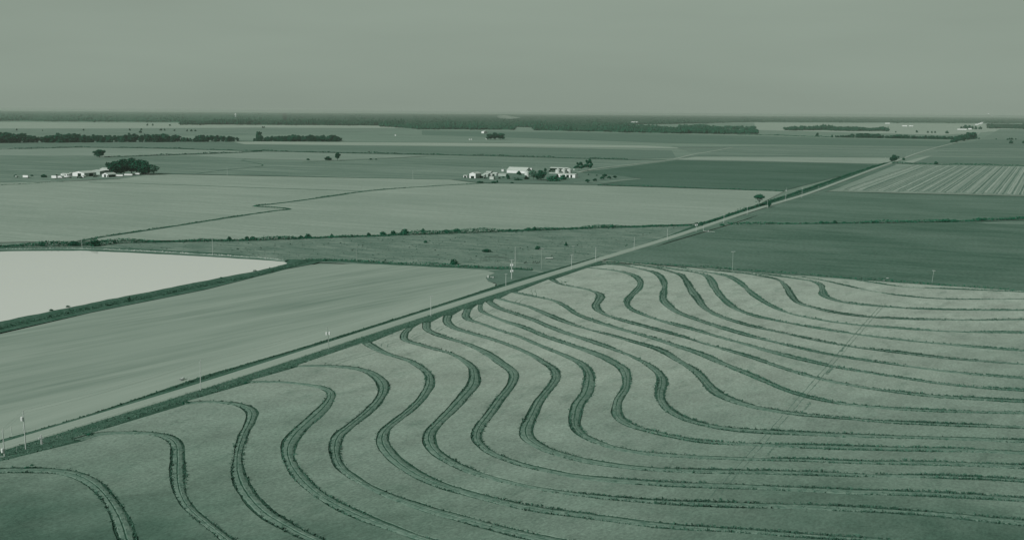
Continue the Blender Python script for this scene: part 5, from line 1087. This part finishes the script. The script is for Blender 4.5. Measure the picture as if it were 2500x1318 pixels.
# far buildings
shed(1181.5, 326, 14, 34, 8.5, 11, 'far white ribbed shed beyond the three trees', 'x', 'white', 'roof', 'white', group='far buildings'); 
for i, x in enumerate((1146.5, 1151)): grain_bin(x, 342.3, 5.0, 3.6, ('left', 'right')[i] + ' of two small white tanks before the three trees', name='water_tank')
shed(1189, 341, 6, 6, 6, 8, 'pale gable showing left of the three trees', 'y', 'roof', 'roof', group='far buildings')
shed(2214.5, 309, 40, 25, 7, 9, 'left of two far white sheds in the pale right fields', 'x', 'white', 'white', 'white', group='far buildings'); shed(2229, 309, 34, 25, 6, 8, 'right of two far white sheds in the pale right fields', 'x', 'white', 'white', 'white', group='far buildings')
shed(2360, 317.5, 60, 20, 5, 7, 'far pale house row below the roadside trees', 'x', 'white', 'white', 'white', group='far buildings'); shed(2372, 316.5, 22, 20, 6, 8.5, 'far white house at the right of the pale house row', 'x', 'white', 'white', 'white', group='far buildings')
shed(2172, 302.6, 50, 30, 7, 10, 'tiny far white shed beyond the long copse', 'x', 'white', 'white', 'white', group='far buildings'); shed(1556, 301, 70, 40, 10, 14, 'tiny far pale building in the middle wood', 'x', 'white', 'white', 'white', group='far buildings')
for i, (x, y) in enumerate(((2396, 303.5), (2399.5, 302), (2402, 300.5), (2389, 305.5))): shed(x, y, 34, 20, 8, 11, 'bright white roof beside the far end of the road', 'x', 'white', 'white', 'white', group='bright roofs by the far road')
# centre-pivot irrigator in the far field
c = gp(966, 332, -.3); rt = empty('pivot_irrigator', c, .05); mb = MB(); mb.tube((-75, 0, 4), (75, 0, 4), .35, .35, 6); mb.build('pipe', [M['machine']], rt)
for x in (-60, -20, 20, 60):
    q = MB(); q.tube((x - 2, 0, 0), (x, 0, 4), .2, .2, 5); q.tube((x + 2, 0, 0), (x, 0, 4), .2, .2, 5); q.build('tower', [M['machine']], rt)
mb = MB(); mb.box(-3.5, 1.5, -2, 2, 0, 5); mb.build('power_unit', [M['white']], rt); tag(rt, 'long thin field irrigator with a white power unit, far field', 'irrigator')
# water tower on the left horizon
c = gp(575.5, 290, 0); rt = empty('water_tower', c); k = mpp(575.5, 290); hh = 12.5 * k
mb = MB()
for a in np.arange(0, 6.2, 1.57): mb.tube((math.cos(a) * 6, math.sin(a) * 6, 0), (math.cos(a) * 4, math.sin(a) * 4, hh * .62), 1.6, 1.3, 6)
mb.tube((0, 0, 0), (0, 0, hh * .62), 2.6, 2.6, 10); mb.build('leg', [M['white']], rt)
mb = MB(); mb.tube((0, 0, hh * .58), (0, 0, hh * .70), 4, 9, 16); mb.tube((0, 0, hh * .70), (0, 0, hh * .88), 9, 9, 16); mb.tube((0, 0, hh * .88), (0, 0, hh), 9, 2, 16); mb.build('tank', [M['white']], rt)
tag(rt, 'tiny white water tower on the hazy left horizon', 'water tower')
for (x, y, ty, lab) in ((2412, 296, 277.5, 'taller white tower dot above the right horizon'), (2420.5, 296, 283, 'lower white tower dot above the right horizon')):
    c = gp(x, y, 0); rt = empty('water_tower', c); hh = at_depth(x, ty, c); r_ = 1.3 * mpp(x, y)
    mb = MB(); mb.tube((0, 0, 0), (0, 0, hh - r_), .12 * r_, .1 * r_, 8); mb.build('leg', [M['leaf_grey']], rt); mb = MB(); mb.tube((0, 0, hh - 1.6 * r_), (0, 0, hh - r_), .4 * r_, r_, 12); mb.tube((0, 0, hh - r_), (0, 0, hh), r_, r_ * .5, 12); mb.build('tank', [M['white']], rt); tag(rt, lab, 'water tower')
# thin smoke column over the middle wood
c = gp(1250, 293, 0); L_ = mpp(1250, 293); bm = bmesh.new(); bmesh.ops.create_icosphere(bm, subdivisions=3, radius=1.0)
for v in bm.verts:
    u = v.co.x; v.co = Vector(((u - .2) * 26 * L_ - max(0, -u) * 6 * L_, v.co.y * 120, v.co.z * (2.6 + 3.2 * max(0, .4 - u)) * L_ + (5.5 + 2.5 * max(0, -u)) * L_))
me = bpy.data.meshes.new('smoke'); bm.to_mesh(me); bm.free(); sm = bpy.data.materials.new('smoke_plume'); sm.use_nodes = True; sn = sm.node_tree; sn.nodes.clear()
so = sn.nodes.new('ShaderNodeOutputMaterial'); sv = sn.nodes.new('ShaderNodeVolumePrincipled'); sv.inputs['Color'].default_value = (.8, .86, .8, 1); sv.inputs['Density'].default_value = .0022
sn.links.new(sv.outputs[0], so.inputs['Volume'])
o = link('smoke', me, [sm]); o.location = (c.x, c.y, 0); tag(o, 'thin pale smoke drifting over the middle wood', 'smoke', None, 'stuff')

# ------------------------------------------------------------------ haze
hz = MB(); hz.box(-B - 500, B + 500, -2500, FAR + 500, -2, 104.0)
hm = bpy.data.materials.new('haze_air'); hm.use_nodes = True; hn = hm.node_tree; hn.nodes.clear()
ho = hn.nodes.new('ShaderNodeOutputMaterial'); pv = hn.nodes.new('ShaderNodeVolumePrincipled')
pv.inputs['Color'].default_value = (.475, .545, .50, 1); pv.inputs['Density'].default_value = 3.5e-5; pv.inputs['Anisotropy'].default_value = 0.1
hn.links.new(pv.outputs[0], ho.inputs['Volume'])
tag(hz.build('haze', [hm]), 'thin pale haze over the plain', 'haze', None, 'stuff')
